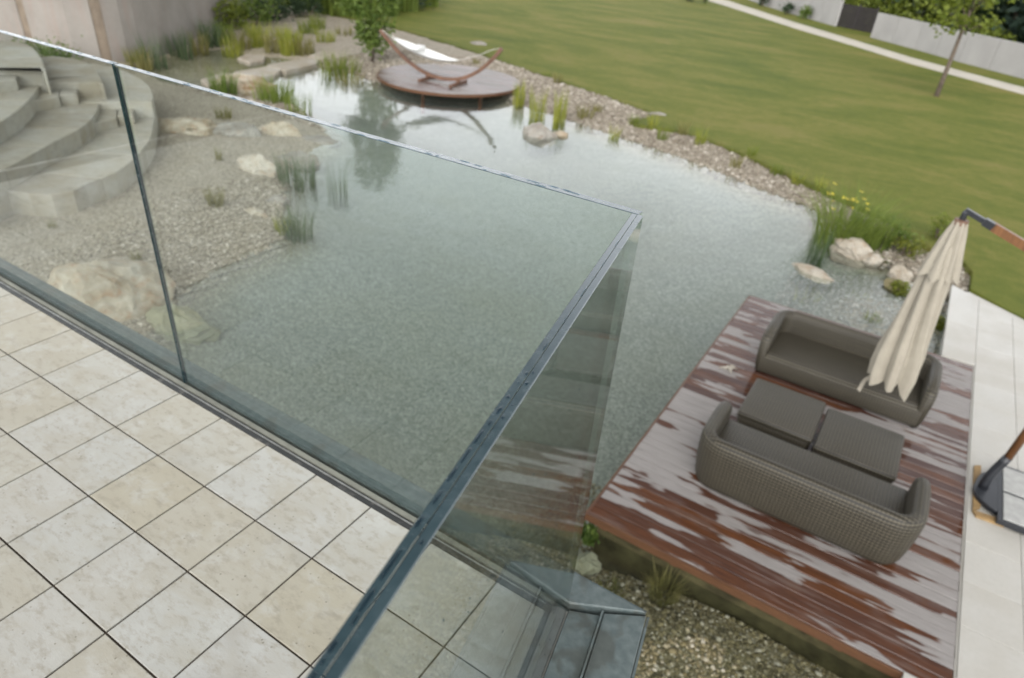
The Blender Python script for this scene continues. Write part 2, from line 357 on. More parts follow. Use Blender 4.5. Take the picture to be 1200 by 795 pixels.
MAT['batten'] = M_simple('pale_batten', (0.25, 0.165, 0.075), 0.7, 0.3, 0.25, 6)
MAT['arcwood'] = M_simple('weathered_arc_timber', (0.12, 0.062, 0.038), 0.5, 0.4, 0.3, 5)
MAT['mossy'] = M_simple('mossy_plinth', (0.05, 0.044, 0.02), 0.8, 0.2, 0.5, 5, 0.5)
# wicker
t = NT('wicker'); v = t.vec('obj', (1, 1, 1), rnd=3.0)
def wv(t, d, sc, ph=0.0):
    q = t.n('ShaderNodeTexWave'); t.l(t.tc.outputs['Object'], q.inputs[0]); q.bands_direction = d; q.inputs['Scale'].default_value = sc; q.inputs['Distortion'].default_value = 0.35; q.inputs['Detail'].default_value = 1; q.inputs['Phase Offset'].default_value = ph
    return q.outputs['Fac']
wx, wy, wz = wv(t, 'X', 8.5), wv(t, 'Y', 8.5), wv(t, 'Z', 8.5)
sn = t.n('ShaderNodeSeparateXYZ'); t.l(t.geo.outputs['Normal'], sn.inputs[0]); up_ = t.rng(t.math('ABSOLUTE', sn.outputs[2]), 0.55, 0.8)
mb_ = t.n('ShaderNodeMix'); t.l(up_, mb_.inputs[0]); t.l(wz, mb_.inputs[2]); t.l(wy, mb_.inputs[3]); band = mb_.outputs[0]
weave = t.math('ADD', t.math('MULTIPLY', t.math('MULTIPLY', wx, band), 0.6), t.math('MULTIPLY', band, 0.5))
strand = t.noise(t.vec('obj', (0.9, 11, 11), rnd=3.0), 1.6, 4, 0.7)
c = t.mix(t.rng(weave, 0.08, 0.85), (0.012, 0.010, 0.007), (0.105, 0.092, 0.064))
c = t.mix(t.rng(strand, 0.35, 0.65, 0, 0.75), c, t.mix(0.6, c, (0.035, 0.031, 0.024)))
MAT['wicker'] = t.bsdf(c, 0.5, t.bump(weave, 0.55, 0.008), 0.35)
MAT['canopy'] = M_simple('cream_canvas', (0.30, 0.272, 0.22), 0.85, 0.2, 0.08, 5, 0.15)
MAT['black'] = M_simple('black_metal', (0.018, 0.020, 0.024), 0.35, 0.5, 0.2, 6)
MAT['ballast'] = M_simple('ballast_concrete', (0.34, 0.34, 0.325), 0.85, 0.3, 0.12, 14, 0.35)
MAT['hammock'] = M_simple('white_canvas', (0.7, 0.7, 0.68), 0.8, 0.2, 0.05, 6)
MAT['rope'] = M_simple('rope', (0.5, 0.48, 0.44), 0.8, 0.2)
t = NT('pale_paving'); v = t.vec('pos'); rr = t.oi.outputs['Random']
c = t.mix(rr, (0.39, 0.372, 0.33), (0.425, 0.412, 0.375)); c = t.mix(t.rng(t.noise(v, 2.2, 5, 0.6), 0.4, 0.75, 0, 0.6), c, (0.46, 0.455, 0.43)); c = t.mix(t.rng(t.noise(v, 22, 4, 0.7), 0.45, 0.8, 0, 0.4), c, (0.33, 0.315, 0.28))
MAT['paving'] = t.bsdf(c, t.rng(t.noise(v, 1.3, 3), 0.4, 0.62, 0.55, 0.3), t.bump(t.noise(v, 50, 4), 0.2, 0.004), 0.4)
t = NT('sandstone'); v = t.vec('pos'); rr = t.oi.outputs['Random']
c = t.mix(rr, (0.255, 0.222, 0.165), (0.36, 0.33, 0.268)); c = t.mix(t.rng(t.noise(v, 1.6, 5, 0.65), 0.4, 0.7, 0, 0.7), c, (0.385, 0.375, 0.345)); c = t.mix(t.rng(t.noise(v, 7, 5, 0.7), 0.5, 0.75, 0, 0.5), c, (0.155, 0.14, 0.11))
MAT['sandstone'] = t.bsdf(c, 0.7, t.bump(t.noise(v, 25, 5, 0.7), 0.35, 0.01), 0.3)
def rockmat(name, a, b, d, mossy=0.0):
    t = NT(name); v = t.vec('obj', rnd=17.0)
    c = t.mix(t.rng(t.noise(v, 2.2, 5, 0.65, 0.6), 0.32, 0.68), a, b); c = t.mix(t.rng(t.noise(v, 6, 5, 0.7, 0.4), 0.52, 0.72, 0, 0.75), c, d)
    c = t.mix(t.rng(t.noise(v, 30, 4, 0.7), 0.55, 0.8, 0, 0.5), c, tuple(x*0.35 for x in a))
    if mossy: c = t.mix(t.rng(t.noise(v, 3.2, 4), 0.5, 0.62, 0, mossy), c, (0.10, 0.105, 0.035))
    return t.bsdf(c, 0.75, t.bump(t.math('ADD', t.noise(v, 9, 6, 0.7), t.voro(v, 5)), 0.6, 0.04), 0.3)
MAT['rock_ochre'] = rockmat('ochre_rock', (0.20, 0.15, 0.085), (0.46, 0.425, 0.35), (0.27, 0.13, 0.05))
MAT['rock_pale'] = rockmat('pale_rock', (0.26, 0.225, 0.17), (0.40, 0.37, 0.315), (0.24, 0.155, 0.085))
MAT['rock_grey'] = rockmat('grey_rock', (0.19, 0.175, 0.15), (0.31, 0.295, 0.26), (0.17, 0.12, 0.07))
MAT['rock_sub'] = rockmat('algae_rock', (0.20, 0.20, 0.135), (0.29, 0.285, 0.20), (0.17, 0.16, 0.09))
MAT['rock_moss'] = rockmat('mossy_rock', (0.15, 0.13, 0.07), (0.22, 0.19, 0.10), (0.10, 0.08, 0.03), 0.7)
t = NT('pink_wall'); v = t.vec('pos'); c = t.mix(t.rng(t.noise(v, 0.8, 5, 0.6), .3, .7), (0.20, 0.18, 0.158), (0.255, 0.235, 0.21))
c = t.mix(t.rng(t.noise(t.vec('pos', (3, 3, 0.35)), 1.2, 4), 0.5, 0.75, 0, 0.5), c, (0.25, 0.185, 0.155)); c = t.mix(t.rng(t.noise(v, 9, 5, 0.7), .5, .8, 0, .35), c, (0.30, 0.277, 0.255))
MAT['pinkwall'] = t.bsdf(c, 0.8, t.bump(t.noise(v, 12, 5, 0.7), 0.4, 0.015), 0.25)
MAT['wallband'] = M_simple('brown_wall_band', (0.18, 0.145, 0.11), 0.85, 0.2, 0.2, 3, 0.3)
MAT['whitewall'] = M_simple('white_boundary_wall', (0.31, 0.30, 0.29), 0.85, 0.2, 0.10, 0.6, 0.2)
MAT['gate'] = M_simple('dark_gate_board', (0.022, 0.018, 0.018), 0.6, 0.3, 0.3, 4)
MAT['path'] = M_simple('pale_path', (0.46, 0.43, 0.37), 0.9, 0.2, 0.10, 1.0, 0.3)

# ================================================================ SETTING
ZW, ZD, ZL = -3.75, -3.50, -3.50            # water, deck top, lawn
def inpoly(X, Y, poly):
    c = np.zeros(X.shape, bool); n = len(poly)
    for i in range(n):
        x1, y1 = poly[i-1]; x2, y2 = poly[i]
        k = ((y1 > Y) != (y2 > Y)) & (X < (x2-x1)*(Y-y1)/(y2-y1+1e-12)+x1); c ^= k
    return c
def sdist(X, Y, poly):
    d = np.full(X.shape, 1e9); n = len(poly)
    for i in range(n):
        x1, y1 = poly[i-1]; x2, y2 = poly[i]; dx, dy = x2-x1, y2-y1
        q = np.clip(((X-x1)*dx+(Y-y1)*dy)/(dx*dx+dy*dy+1e-12), 0, 1)
        d = np.minimum(d, np.hypot(X-x1-q*dx, Y-y1-q*dy))
    return np.where(inpoly(X, Y, poly), d, -d)
shore = catmull([(-6.0, -1.5), (-6.2, 2.4), (-6.7, 3.7), (-7.35, 4.5), (-7.6, 5.7), (-7.75, 6.8), (-8.9, 7.9), (-9.9, 8.8), (-11.2, 10.8), (-11.9, 12.2), (-13.7, 13.0), (-15.2, 13.7), (-17.0, 13.2), (-19.2, 12.7), (-21.6, 13.1), (-22.9, 14.6), (-23.6, 16.4), (-23.3, 17.8), (-21.8, 17.7), (-20.6, 18.6), (-19.5, 18.6), (-18.5, 18.4), (-17.2, 18.7), (-16.0, 18.4), (-15.2, 19.2), (-13.6, 20.6), (-11.6, 20.6), (-10.4, 19.7), (-9.0, 19.4), (-7.7, 19.1), (-3.9, 18.05), (-1.1, 16.9), (0.25, 16.4), (0.7, 15.2), (1.7, 14.5), (2.6, 13.7), (3.35, 12.6), (3.6, 10.5), (4.6, 6), (4.8, -1.5)], 4, True)
# lawn sheet, its edge a soft curve along the gravel bank
ledge = catmull([P2(*q, ZL) for q in ((360, 12), (420, 24), (466, 34), (500, 44), (560, 62), (600, 76), (680, 103), (740, 124), (765, 134), (742, 143), (760, 148), (800, 155), (850, 172), (930, 207), (1000, 238), (1050, 264), (1085, 288), (1120, 300), (1140, 318))], 5)
pave_top = [(3.17, 13.02), (3.34, 13.14), (3.5, 13.17), (3.9, 12.95), (4.35, 12.62), (5.2, 11.9), (7, 10.3), (10, 8)]
lawn_poly = [tuple(p[:2]) for p in ledge]+[(3.52, 13.3)]+pave_top[3:]+[(500, 8), (500, 600), (-500, 600), (-500, 26), (-40, 26), (-34, 29)]
x = np.arange(-34, 6.01, 0.16); y = np.arange(-4, 36.01, 0.16); X, Y = np.meshgrid(x, y); sd_ = sdist(X, Y, shore)
nzf = np.array([noise.fractal(Vector((a*0.9, b*0.9, 3.1)), 1.0, 2.0, 4) for a, b in zip(X.ravel(), Y.ravel())]).reshape(X.shape)
ins = np.clip(sd_, 0, None); outs = np.clip(-sd_, 0, None)
sh = np.clip(1.15*np.exp(-((X-1.9)/2.2)**2-((Y-2.4)/2.6)**2), 0, 1)+np.clip(1.1*np.exp(-((X-2.3)/1.5)**2-((Y-11.6)/2.0)**2), 0, 1)+np.exp(-((X+21)/3)**2-((Y-15.5)/3)**2)
sh = np.clip(sh, 0, 1)
depth = (1-np.exp(-ins/3.0))*1.25+0.008*np.clip(ins*3, 0, 1)
depth = depth*(1-sh)+np.minimum(depth, 0.03)*sh
Z = np.where(sd_ > 0, ZW-depth, ZW+np.minimum(0.225, 0.12*outs+0.006*np.clip(outs*3, 0, 1)))+0.035*nzf
Z = np.where((Y > 34) | inpoly(X, Y, lawn_poly), np.minimum(Z, -3.57), Z)
ny, nx = X.shape; idx = np.arange(nx*ny).reshape(ny, nx)
F = np.stack([idx[:-1, :-1], idx[:-1, 1:], idx[1:, 1:], idx[1:, :-1]], -1).reshape(-1, 4)
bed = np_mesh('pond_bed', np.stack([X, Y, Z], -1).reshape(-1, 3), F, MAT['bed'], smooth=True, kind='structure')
def fattr(o, name, arr):
    a = o.data.attributes.new(name, 'FLOAT', 'POINT'); a.data.foreach_set('value', np.ascontiguousarray(arr, dtype=np.float32).ravel())
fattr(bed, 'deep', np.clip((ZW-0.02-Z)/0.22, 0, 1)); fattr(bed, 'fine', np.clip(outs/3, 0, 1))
ol = np.clip(1.5*np.exp(-((X-1.7)/2.2)**2-((Y-2.0)/2.6)**2), 0, 1)*(sd_ > -0.5)+0.9*np.exp(-((X+21)/3.2)**2-((Y-15.5)/2.6)**2)+0.5*np.exp(-(ins/0.6)**2)*(sd_ > 0)
fattr(bed, 'olive', np.clip(ol, 0, 1))
def ground(xx, yy):
    i = int(np.clip(round((yy+4)/0.16), 0, ny-1)); j = int(np.clip(round((xx+34)/0.16), 0, nx-1)); return float(Z[i, j])
MB().add([(-27, -3, ZW), (4.9, -3, ZW), (4.9, 24, ZW), (-27, 24, ZW)], [(0, 1, 2, 3)]).build('water', MAT['water'], kind='structure')

# lawn sheet
bm = bmesh.new(); vs = [bm.verts.new((a, b, ZL)) for a, b in lawn_poly]; f = bm.faces.new(vs)
if f.normal.z < 0: f.normal_flip()
ex = bmesh.ops.extrude_face_region(bm, geom=[f])['geom']
for v_ in ex:
    if isinstance(v_, bmesh.types.BMVert): v_.co.z = ZL-0.0
for v_ in vs: v_.co.z = ZL-0.12
bmesh.ops.recalc_face_normals(bm, faces=bm.faces); bmesh.ops.triangulate(bm, faces=bm.faces)
me = bpy.data.meshes.new('lawn'); bm.to_mesh(me); bm.free(); me.materials.append(MAT['lawn'])
link('lawn', me, kind='structure')
# path across the far lawn
lo = [(800, -8), (853, 8), (933, 34), (1000, 54), (1067, 75), (1130, 92), (1200, 111), (1300, 139)]
up = [(800, -15), (853, 1), (933, 27), (1000, 47), (1067, 67.5), (1130, 84.5), (1200, 103), (1300, 131)]
a_ = [P2(*q, ZL) for q in lo]; b_ = [P2(*q, ZL) for q in up]
MB().prism(a_+b_[::-1], ZL-0.05, ZL+0.012).build('path', MAT['path'], kind='structure')

# pale stone paving to the right of the deck, slab by slab
paving = empty('stone_paving', (4, 9, ZD), kind='structure')
def clip_half(poly, nx_, ny_, d):
    out = []
    for i in range(len(poly)):
        p, q = poly[i-1], poly[i]; a = p[0]*nx_+p[1]*ny_-d; b = q[0]*nx_+q[1]*ny_-d
        if (a <= 0) != (b <= 0):
            k = a/(a-b); out.append((p[0]+(q[0]-p[0])*k, p[1]+(q[1]-p[1])*k))
        if b <= 0: out.append(q)
    return out
G = 0.0022
def slab(x0, x1, y0, y1):
    p = [(x0+G, y0+G), (x1-G, y0+G), (x1-G, y1-G), (x0+G, y1-G)]
    for i in range(2, len(pave_top)-1):      # cut to the curved lawn edge
        q0, q1 = pave_top[i], pave_top[i+1]; e = Vector((q1[0]-q0[0], q1[1]-q0[1])).normalized(); n_ = (-e.y, e.x)
        p = clip_half(p, n_[0], n_[1], q0[0]*n_[0]+q0[1]*n_[1]-0.01)
        if len(p) < 3: return
    MB().prism(p, ZD-0.06, ZD+0.012, ch=0.003).build('slab', MAT['paving'], paving, origin=Vector((x0, y0, ZD)))
xs = [3.655, 4.17, 4.72, 5.27, 5.82, 6.37]
ys = [3.54+0.61*k for k in range(-8, 17)]
for i in range(len(xs)-1):
    for j in range(len(ys)-1): slab(xs[i], xs[i+1], ys[j], ys[j+1])
slab(3.2, 3.655, 10.14, 11.5); slab(3.2, 3.655, 11.5, 13.3)
slab(3.26, 3.655, 3.0, 3.93); slab(3.26, 3.655, 2.0, 3.0); slab(3.26, 3.655, 0.8, 2.0)
MB().prism([(3.30, -2), (3.30, 3.9), (3.637, 3.9), (3.637, 10.14), (3.24, 10.14), (3.24, 12.95), (3.5, 13.1), (4.3, 12.55), (7, 10.2), (7, -2)], -4.2, ZD-0.004).build('paving_base', MAT['paving'], paving)

# ================================================================ TERRACE
tile = 0.25; rowh = 0.2417
cx, cy = 1.4514, 0.3184; phi = -1.38165; D2 = Vector((math.cos(phi), math.sin(phi))); N2 = Vector((-D2.y, D2.x))   # side panel direction and outward normal
terr = empty('terrace_floor', (0, 0, 0), kind='structure')
def side_pt(s, off):           # s metres from the corner along the side panel, off outward
    return (cx+D2.x*s+N2.x*off, cy+D2.y*s+N2.y*off)
TB = -0.046                                             # edge of the tiling inside the side panel
full = None
ylines = [0.256, 0.0]+[-rowh*k for k in range(1, 15)]
bp = side_pt(0, TB); dd = bp[0]*N2.x+bp[1]*N2.y
for r_ in range(len(ylines)-1):
    for j in range(-12, 8):
        x0, x1, y1, y0 = j*tile, (j+1)*tile, ylines[r_], ylines[r_+1]; g = 0.0030
        p = [(x0+g, y0+g), (x1-g, y0+g), (x1-g, y1-g if r_ else y1), (x0+g, y1-g if r_ else y1)]
        cl = clip_half(p, N2.x, N2.y, dd)
        if len(cl) < 3: continue
        c_ = Vector(((x0+x1)/2, (y0+y1)/2, 0)); whole = len(cl) == 4 and all(abs(a[0]-b[0])+abs(a[1]-b[1]) < 1e-6 for a, b in zip(sorted(cl), sorted(p)))
        if whole and r_ > 0:
            if full is None: o = MB().prism(p, -0.02, 0.0, ch=0.0012).build('tile', MAT['tile'], terr, origin=c_); full = o.data
            else: o = link('tile', full, terr, c_)
        else: o = MB().prism(cl, -0.02, 0.0, ch=0.0012).build('tile', MAT['tile'], terr, origin=c_)
        o.location.z += random.uniform(-0.0006, 0.0006)
in_poly = [(-3.2, 0.31), (side_pt(0, -0.02)[0], 0.31), side_pt(4.2, -0.02), (-3.2, -3.9)]
MB().prism(in_poly, -0.05, -0.0055).build('joint_bed', MAT['grout'], terr)
slab_poly = [(-3.4, 0.395), side_pt(-0.09, 0.21), side_pt(4.2, 0.21), (-3.4, -4.2)]
MB().prism(slab_poly, -0.35, -0.056).build('terrace_slab', MAT['concrete'], kind='structure')
MB().prism([(-3.4, -0.2), (1.2, -0.2), (1.5, -4.2), (-3.4, -4.2)], -4.2, -0.36).build('terrace_wall', MAT['render'], kind='structure')

# channel strips between tiling and glass
ch = empty('glazing_channel', (0, 0.28, 0), label='dark floor channel with rubber gasket holding the long front glass panes', cat='floor channel', group='channels under the glass balustrade')
xe = cx-0.045
for nm, y0, y1, zt, m in (('gasket', 0.2585, 0.2760, -0.001, 'rubber'), ('metal_lip', 0.2765, 0.2805, 0.002, 'alu'), ('groove', 0.281, 0.2895, -0.004, 'rubber'), ('sealant', 0.290, 0.3064, 0.003, 'sealant')):
    MB().box(-3.2, xe+0.02*(y0 > 0.28), y0, y1, -0.03, zt).build(nm, MAT[m], ch)
ch2 = empty('glazing_channel', (*side_pt(1, -0.03), 0), label='short floor channel with beige sealant holding the single side pane', cat='floor channel', group='channels under the glass balustrade')
for nm, o0, o1, zt, m in (('gasket', TB+0.002, TB+0.018, -0.001, 'rubber'), ('metal_lip', TB+0.0185, TB+0.0225, 0.002, 'alu'), ('sealant', TB+0.023, -0.0122, 0.003, 'sealant')):
    MB().prism([side_pt(0.055, o0), side_pt(4.2, o0), side_pt(4.2, o1), side_pt(0.055, o1)], -0.03, zt).build(nm, MAT[m], ch2)
# zinc flashing outside the glass
fl = empty('zinc_flashing', (0, 0.37, -0.05), label='narrow blue grey metal ledge running outside the long front glass', cat='metal ledge', group='metal ledges of the terrace')
co = side_pt(-0.075, 0.232)
MB().prism([(-3.4, 0.331), (cx+0.012, 0.331), (co[0]-0.006, co[1]), (-3.4, 0.402)], -0.055, -0.012, ch=0.004).build('top_sheet', MAT['zinc'], fl)
MB().prism([(-3.4, 0.4025), (co[0]-0.006, co[1]+0.0005), (co[0]-0.006, co[1]+0.008), (-3.4, 0.4105)], -0.16, -0.018).build('drip_edge', MAT['zinc'], fl)
fs_ = empty('zinc_flashing', (*side_pt(1, 0.1), -0.05), label='wide wet metal ledge with a lip outside the side pane, mitred at its corner', cat='metal ledge', group='metal ledges of the terrace')
MB().prism([side_pt(0.0, 0.0135), side_pt(4.2, 0.0135), side_pt(4.2, 0.105), side_pt(-0.022, 0.105)], -0.055, -0.030, ch=0.003).build('inner_sheet', MAT['zinc'], fs_)
MB().prism([side_pt(-0.023, 0.1055), side_pt(4.2, 0.1055), side_pt(4.2, 0.111), side_pt(-0.026, 0.111)], -0.055, -0.010).build('lip', MAT['zinc'], fs_)
MB().prism([side_pt(-0.0265, 0.1115), side_pt(4.2, 0.1115), side_pt(4.2, 0.232), (co[0]-0.001, co[1]-0.004)], -0.055, -0.020, ch=0.004).build('outer_sheet', MAT['zinc'], fs_)
MB().prism([side_pt(-0.07, 0.2325), side_pt(4.2, 0.2325), side_pt(4.2, 0.240), side_pt(-0.075, 0.240)], -0.16, -0.026).build('drip_edge', MAT['zinc'], fs_)

# glass panes: two plies each with a dark interlayer seam along their edges
HG, TG, TI = 1.2048, 0.0108, 0.0015
def glass_panel(name, A, B, nrm, label, z0=-0.02, dark_end=''):
    """A, B plan points on the mid line, nrm unit normal (2D)"""
    A, B, n_ = Vector(A), Vector(B), Vector(nrm); t_ = (B-A).normalized()
    root = empty(name, ((A.x+B.x)/2, (A.y+B.y)/2, 0), label=label, cat='glass panel', group='panes of the glass balustrade')
    for sgn in (1, -1):
        i0, o0 = n_*sgn*TI/2, n_*sgn*(TI/2+TG)
        q = [A+i0, B+i0, B+o0, A+o0]; c = 0.0012; tt = [A+i0+t_*c, B+i0-t_*c, B+o0-n_*sgn*c-t_*c, A+o0-n_*sgn*c+t_*c]
        vs = [(p.x, p.y, z0) for p in q]+[(p.x, p.y, HG-c) for p in q]+[(p.x, p.y, HG) for p in tt]
        # outer face clear, edges tinted, the face glued to the interlayer left open
        fs = [(3, 2, 6, 7), (0, 3, 7, 4), (2, 1, 5, 6), (8, 9, 10, 11), (7, 6, 10, 11), (4, 7, 11, 8), (6, 5, 9, 10)]
        if sgn > 0: fs = [f[::-1] for f in fs]
        m = MB(); m.add(vs, fs[:1], 0); m.f += [tuple(i for i in f) for f in fs[1:]]; m.m += [1, 1, 1, (2 if sgn > 0 else 1) if dark_end == 'A' else 0, (2 if sgn > 0 else 1) if dark_end == 'B' else 0][:0]+[0, 0 if dark_end != 'B' or sgn > 0 else 1, 1, 1, 1, 1]
        me_o = m.build('glass_ply', [MAT['glass'], MAT['edge'], MAT['edge_light']], root)
    h = TI/2-0.0001; w1, w2 = A+n_*h, A-n_*h; w3, w4 = B-n_*h, B+n_*h; e = 0.0008
    q = [w1+t_*e, w2+t_*e, w3-t_*e, w4-t_*e]
    vs = [(p.x, p.y, HG-0.003) for p in q]+[(p.x, p.y, HG-0.0012) for p in q]
    MB().add(vs, [(4, 5, 6, 7), (0, 1, 5, 4), (1, 2, 6, 5), (2, 3, 7, 6), (3, 0, 4, 7)]).build('interlayer', MAT['interlayer'], root)
    return root
xj = -0.2874
glass_panel('glass_panel', (-3.2, cy), (xj-0.004, cy), (0, 1), 'leftmost glass pane of the balustrade, in front of the curved stone steps', dark_end='B')
glass_panel('glass_panel', (xj+0.004, cy), (cx+0.004, cy), (0, 1), 'wide front glass pane between the dark upright joint and the glass corner')
glass_panel('glass_panel', side_pt(0.0125, 0), side_pt(4.2, 0), (N2.x, N2.y), 'side glass pane seen along its thick wet top edge, right of the corner')
MB().tube([(xj, cy, 0.0), (xj, cy, HG-0.01)], 0.0035, 6).build('corner_seal', MAT['interlayer'], label='thin dark upright seal in the joint between the two front panes', cat='seal')

# rain on the top edge and on the panes
dv, df = MB(), None
def drop(c, a, b, h, ang):
    n, k = 12, 4; vs, fs = [(c[0], c[1], c[2]+h)], []; ca, sa = math.cos(ang), math.sin(ang)
    for i in range(1, k+1):
        tt = i/k*math.pi/2
        for j in range(n):
            u = math.sin(tt)*a*math.cos(2*math.pi*j/n)*(1+0.12*math.sin(3*j+a*900)); q = math.sin(tt)*b*math.sin(2*math.pi*j/n)
            vs.append((c[0]+ca*u-sa*q, c[1]+sa*u+ca*q, c[2]+h*math.cos(tt)))
    fs += [(0, 1+(j+1) % n, 1+j)[::-1] for j in range(n)]
    for i in range(k-1):
        fs += [(1+i*n+j, 1+i*n+(j+1) % n, 1+(i+1)*n+(j+1) % n, 1+(i+1)*n+j)[::-1] for j in range(n)]
    dv.add(vs, fs)
for pxx, pyy, ln, wd in ((617, 438, 5, 2.6), (607, 449, 2.2, 1.6), (595, 466, 4.5, 3.4), (585, 481, 9, 3.8), (574, 496, 6, 3), (561, 512, 15, 3), (625, 437, 3, 2.0), (617, 450, 4.5, 3.2), (600, 475.5, 3, 2.2), (589, 489.5, 3.8, 2.6), (546, 534, 16, 3), (530, 556, 15, 3.2), (513, 583, 14, 3.0), (491, 612, 11, 4.2), (493.5, 636.5, 4.5, 3.6), (458, 662, 26, 4), (430, 704, 18, 4.4), (416, 727, 9, 3.0), (389.5, 758.5, 10, 4.6), (378, 776, 5, 2.6), (367, 793, 6, 4), (640, 405, 12, 1.6), (663, 374, 14, 1.3), (684, 342, 14, 1.3), (708, 308, 12, 1.0), (723, 285, 10, 1.0)):
    c = px(pxx, pyy, HG); sc = np.linalg.norm(c-CAM)/FPX
    drop((c[0], c[1], HG+0.0004), ln*sc*0.95, min(wd*sc*0.7, 0.0047), 0.0011, phi)
for k in range(70):                                     # beads along the front top edge
    xx = random.uniform(-2.2, 1.4); drop((xx, cy+random.choice((-1, 1))*random.uniform(0.003, 0.0085), HG+0.0004), random.uniform(0.004, 0.02), random.uniform(0.0015, 0.003), 0.001, 0)
for k in range(46):                                     # short streaks on the outside of the side pane
    s_, z_ = random.uniform(0.1, 1.15), random.uniform(0.05, 1.05); q = side_pt(s_, TI/2+TG+0.0006); hh_ = random.uniform(0.0025, 0.007); ww = 0.0011
    a0 = Vector((*q, z_)); ty = Vector((D2.x, D2.y, 0))*ww; nn = Vector((N2.x, N2.y, 0))*0.0012
    dv.add([a0-ty, a0+ty, a0+ty*0.6+Vector((0, 0, hh_)), a0-ty*0.6+Vector((0, 0, hh_)), a0+nn+Vector((0, 0, hh_*0.35))], [(0, 1, 4), (1, 2, 4), (2, 3, 4), (3, 0, 4), (3, 2, 1, 0)])
dv.build('rain_drops', MAT['drop'], kind='stuff', smooth=True, label='rain drops and wet films on the glass edges', cat='rain drops')

# ================================================================ WOODEN DECK
deck = empty('wooden_deck', (1.93, 7, ZD), label='square wooden deck of wet streaked boards beside the pond', cat='deck')
DX0, DX1, DY0, DY1 = 0.235, 3.632, 3.93, 10.11
npl = 44; pw = (DY1-DY0)/npl; pm_ = None
for k in range(npl):
    yc = DY0+pw*(k+0.5); c_ = Vector(((DX0+DX1)/2, yc, ZD))
    if pm_ is None:
        hw = (DX1-DX0)/2; o = MB().prism([(c_.x-hw, yc-pw/2+0.0042), (c_.x+hw, yc-pw/2+0.0042), (c_.x+hw, yc+pw/2-0.0042), (c_.x-hw, yc+pw/2-0.0042)], ZD-0.03, ZD, ch=0.004).build('plank', MAT['deck'], deck, origin=c_); pm_ = o.data
    else: o = link('plank', pm_, deck, c_)
    o.location.z += random.uniform(-0.0012, 0.0012); o.location.x += random.uniform(-0.003, 0.003)
MB().box(DX0-0.012, DX1-0.37, DY0-0.028, DY0-0.002, ZD-0.092, ZD-0.002).build('fascia', MAT['fascia'], deck)
MB().box(DX0-0.03, DX0-0.004, DY0-0.03, DY1+0.02, ZD-0.092, ZD-0.006).build('fascia', MAT['fascia'], deck)
MB().box(DX0, 3.2, DY1+0.003, DY1+0.025, ZD-0.13, ZD-0.004).build('fascia', MAT['fascia'], deck)
for k in range(5):
    xx = DX0+0.15+k*0.78; MB().box(xx, xx+0.07, DY0+0.002, DY1-0.03, ZD-0.14, ZD-0.033).build('joist', MAT['fascia'], deck)
MB().prism([(DX0+0.12, DY0+0.03), (3.25, DY0+0.03), (3.25, DY1-0.1), (DX0+0.12, DY1-0.1)], -4.3, ZD-0.142).build('plinth', MAT['mossy'], deck)

# ================================================================ SOFAS, STOOLS
def make_sofa(loc, label):
    """back towards +y, length along x"""
    root = empty('wicker_sofa', loc, label=label, cat='sofa', group='wicker sofas on the deck')
    Lx, Ly, rc = 2.16, 0.96, 0.26; ox, oy, oz = loc
    path = []
    hx, fy, by = Lx/2, -Ly/2, Ly/2
    for q in np.linspace(fy, by-rc, 9): path.append(((-hx, q), (-1, 0)))
    for a in np.linspace(180, 90, 9)[1:-1]: path.append(((-hx+rc+rc*math.cos(R(a)), by-rc+rc*math.sin(R(a))), (math.cos(R(a)), math.sin(R(a)))))
    for q in np.linspace(-hx+rc, hx-rc, 9): path.append(((q, by), (0, 1)))
    for a in np.linspace(90, 0, 9)[1:-1]: path.append(((hx-rc+rc*math.cos(R(a)), by-rc+rc*math.sin(R(a))), (math.cos(R(a)), math.sin(R(a)))))
    for q in np.linspace(by-rc, fy, 9): path.append(((hx, q), (1, 0)))
    prof = [(-0.075, 0.018), (-0.035, 0.025), (-0.012, 0.08), (0.008, 0.22), (0.022, 0.40), (0.026, 0.52), (0.020, 0.595), (-0.004, 0.637), (-0.045, 0.655), (-0.085, 0.648), (-0.115, 0.615), (-0.128, 0.55), (-0.125, 0.40), (-0.12, 0.22), (-0.12, 0.018)]
    npf = len(prof); m = MB(); vs = []
    for (p, n_) in path:
        back = max(0.0, (fy+0.34-p[1])/0.34); hsc = 1-0.16*back**1.6-0.10*max(0, 1-(p[1]-fy)/0.07)     # arms fall and round off to the front
        tk = 1-0.25*max(0, 1-(p[1]-fy)/0.05)
        for o_, z_ in prof:
            oo = -0.05+(o_+0.05)*tk
            vs.append((ox+p[0]+n_[0]*oo, oy+p[1]+n_[1]*oo, oz+(z_*hsc if z_ > 0.1 else z_)))
    fs = [(i*npf+k, (i+1)*npf+k, (i+1)*npf+(k+1) % npf, i*npf+(k+1) % npf) for i in range(len(path)-1) for k in range(npf)]
    fs += [tuple(range(npf)), tuple((len(path)-1)*npf+k for k in range(npf))[::-1]]
    m.add(vs, fs); m.build('shell', MAT['wicker'], root, smooth=True)
    rounded_box(ox-hx+0.10, ox+hx-0.10, oy+fy+0.015, oy+by-0.09, oz+0.03, oz+0.345, 0.045, 3).build('seat', MAT['wicker'], root, smooth=True)
    rounded_box(ox-hx+0.03, ox+hx-0.03, oy+fy-0.004, oy+fy+0.10, oz+0.022, oz+0.30, 0.04, 3).build('front_rail', MAT['wicker'], root, smooth=True)
    for sx in (-1, 1):
        for sy in (-1, 1):
            MB().box(ox+sx*0.9-0.03, ox+sx*0.9+0.03, oy+sy*0.36-0.03, oy+sy*0.36+0.03, oz+0.001, oz+0.03).build('foot', MAT['black'], root)
    return root
sofa = make_sofa((1.985, 8.25, ZD), 'grey brown wicker sofa facing the camera, partly behind the closed parasol')
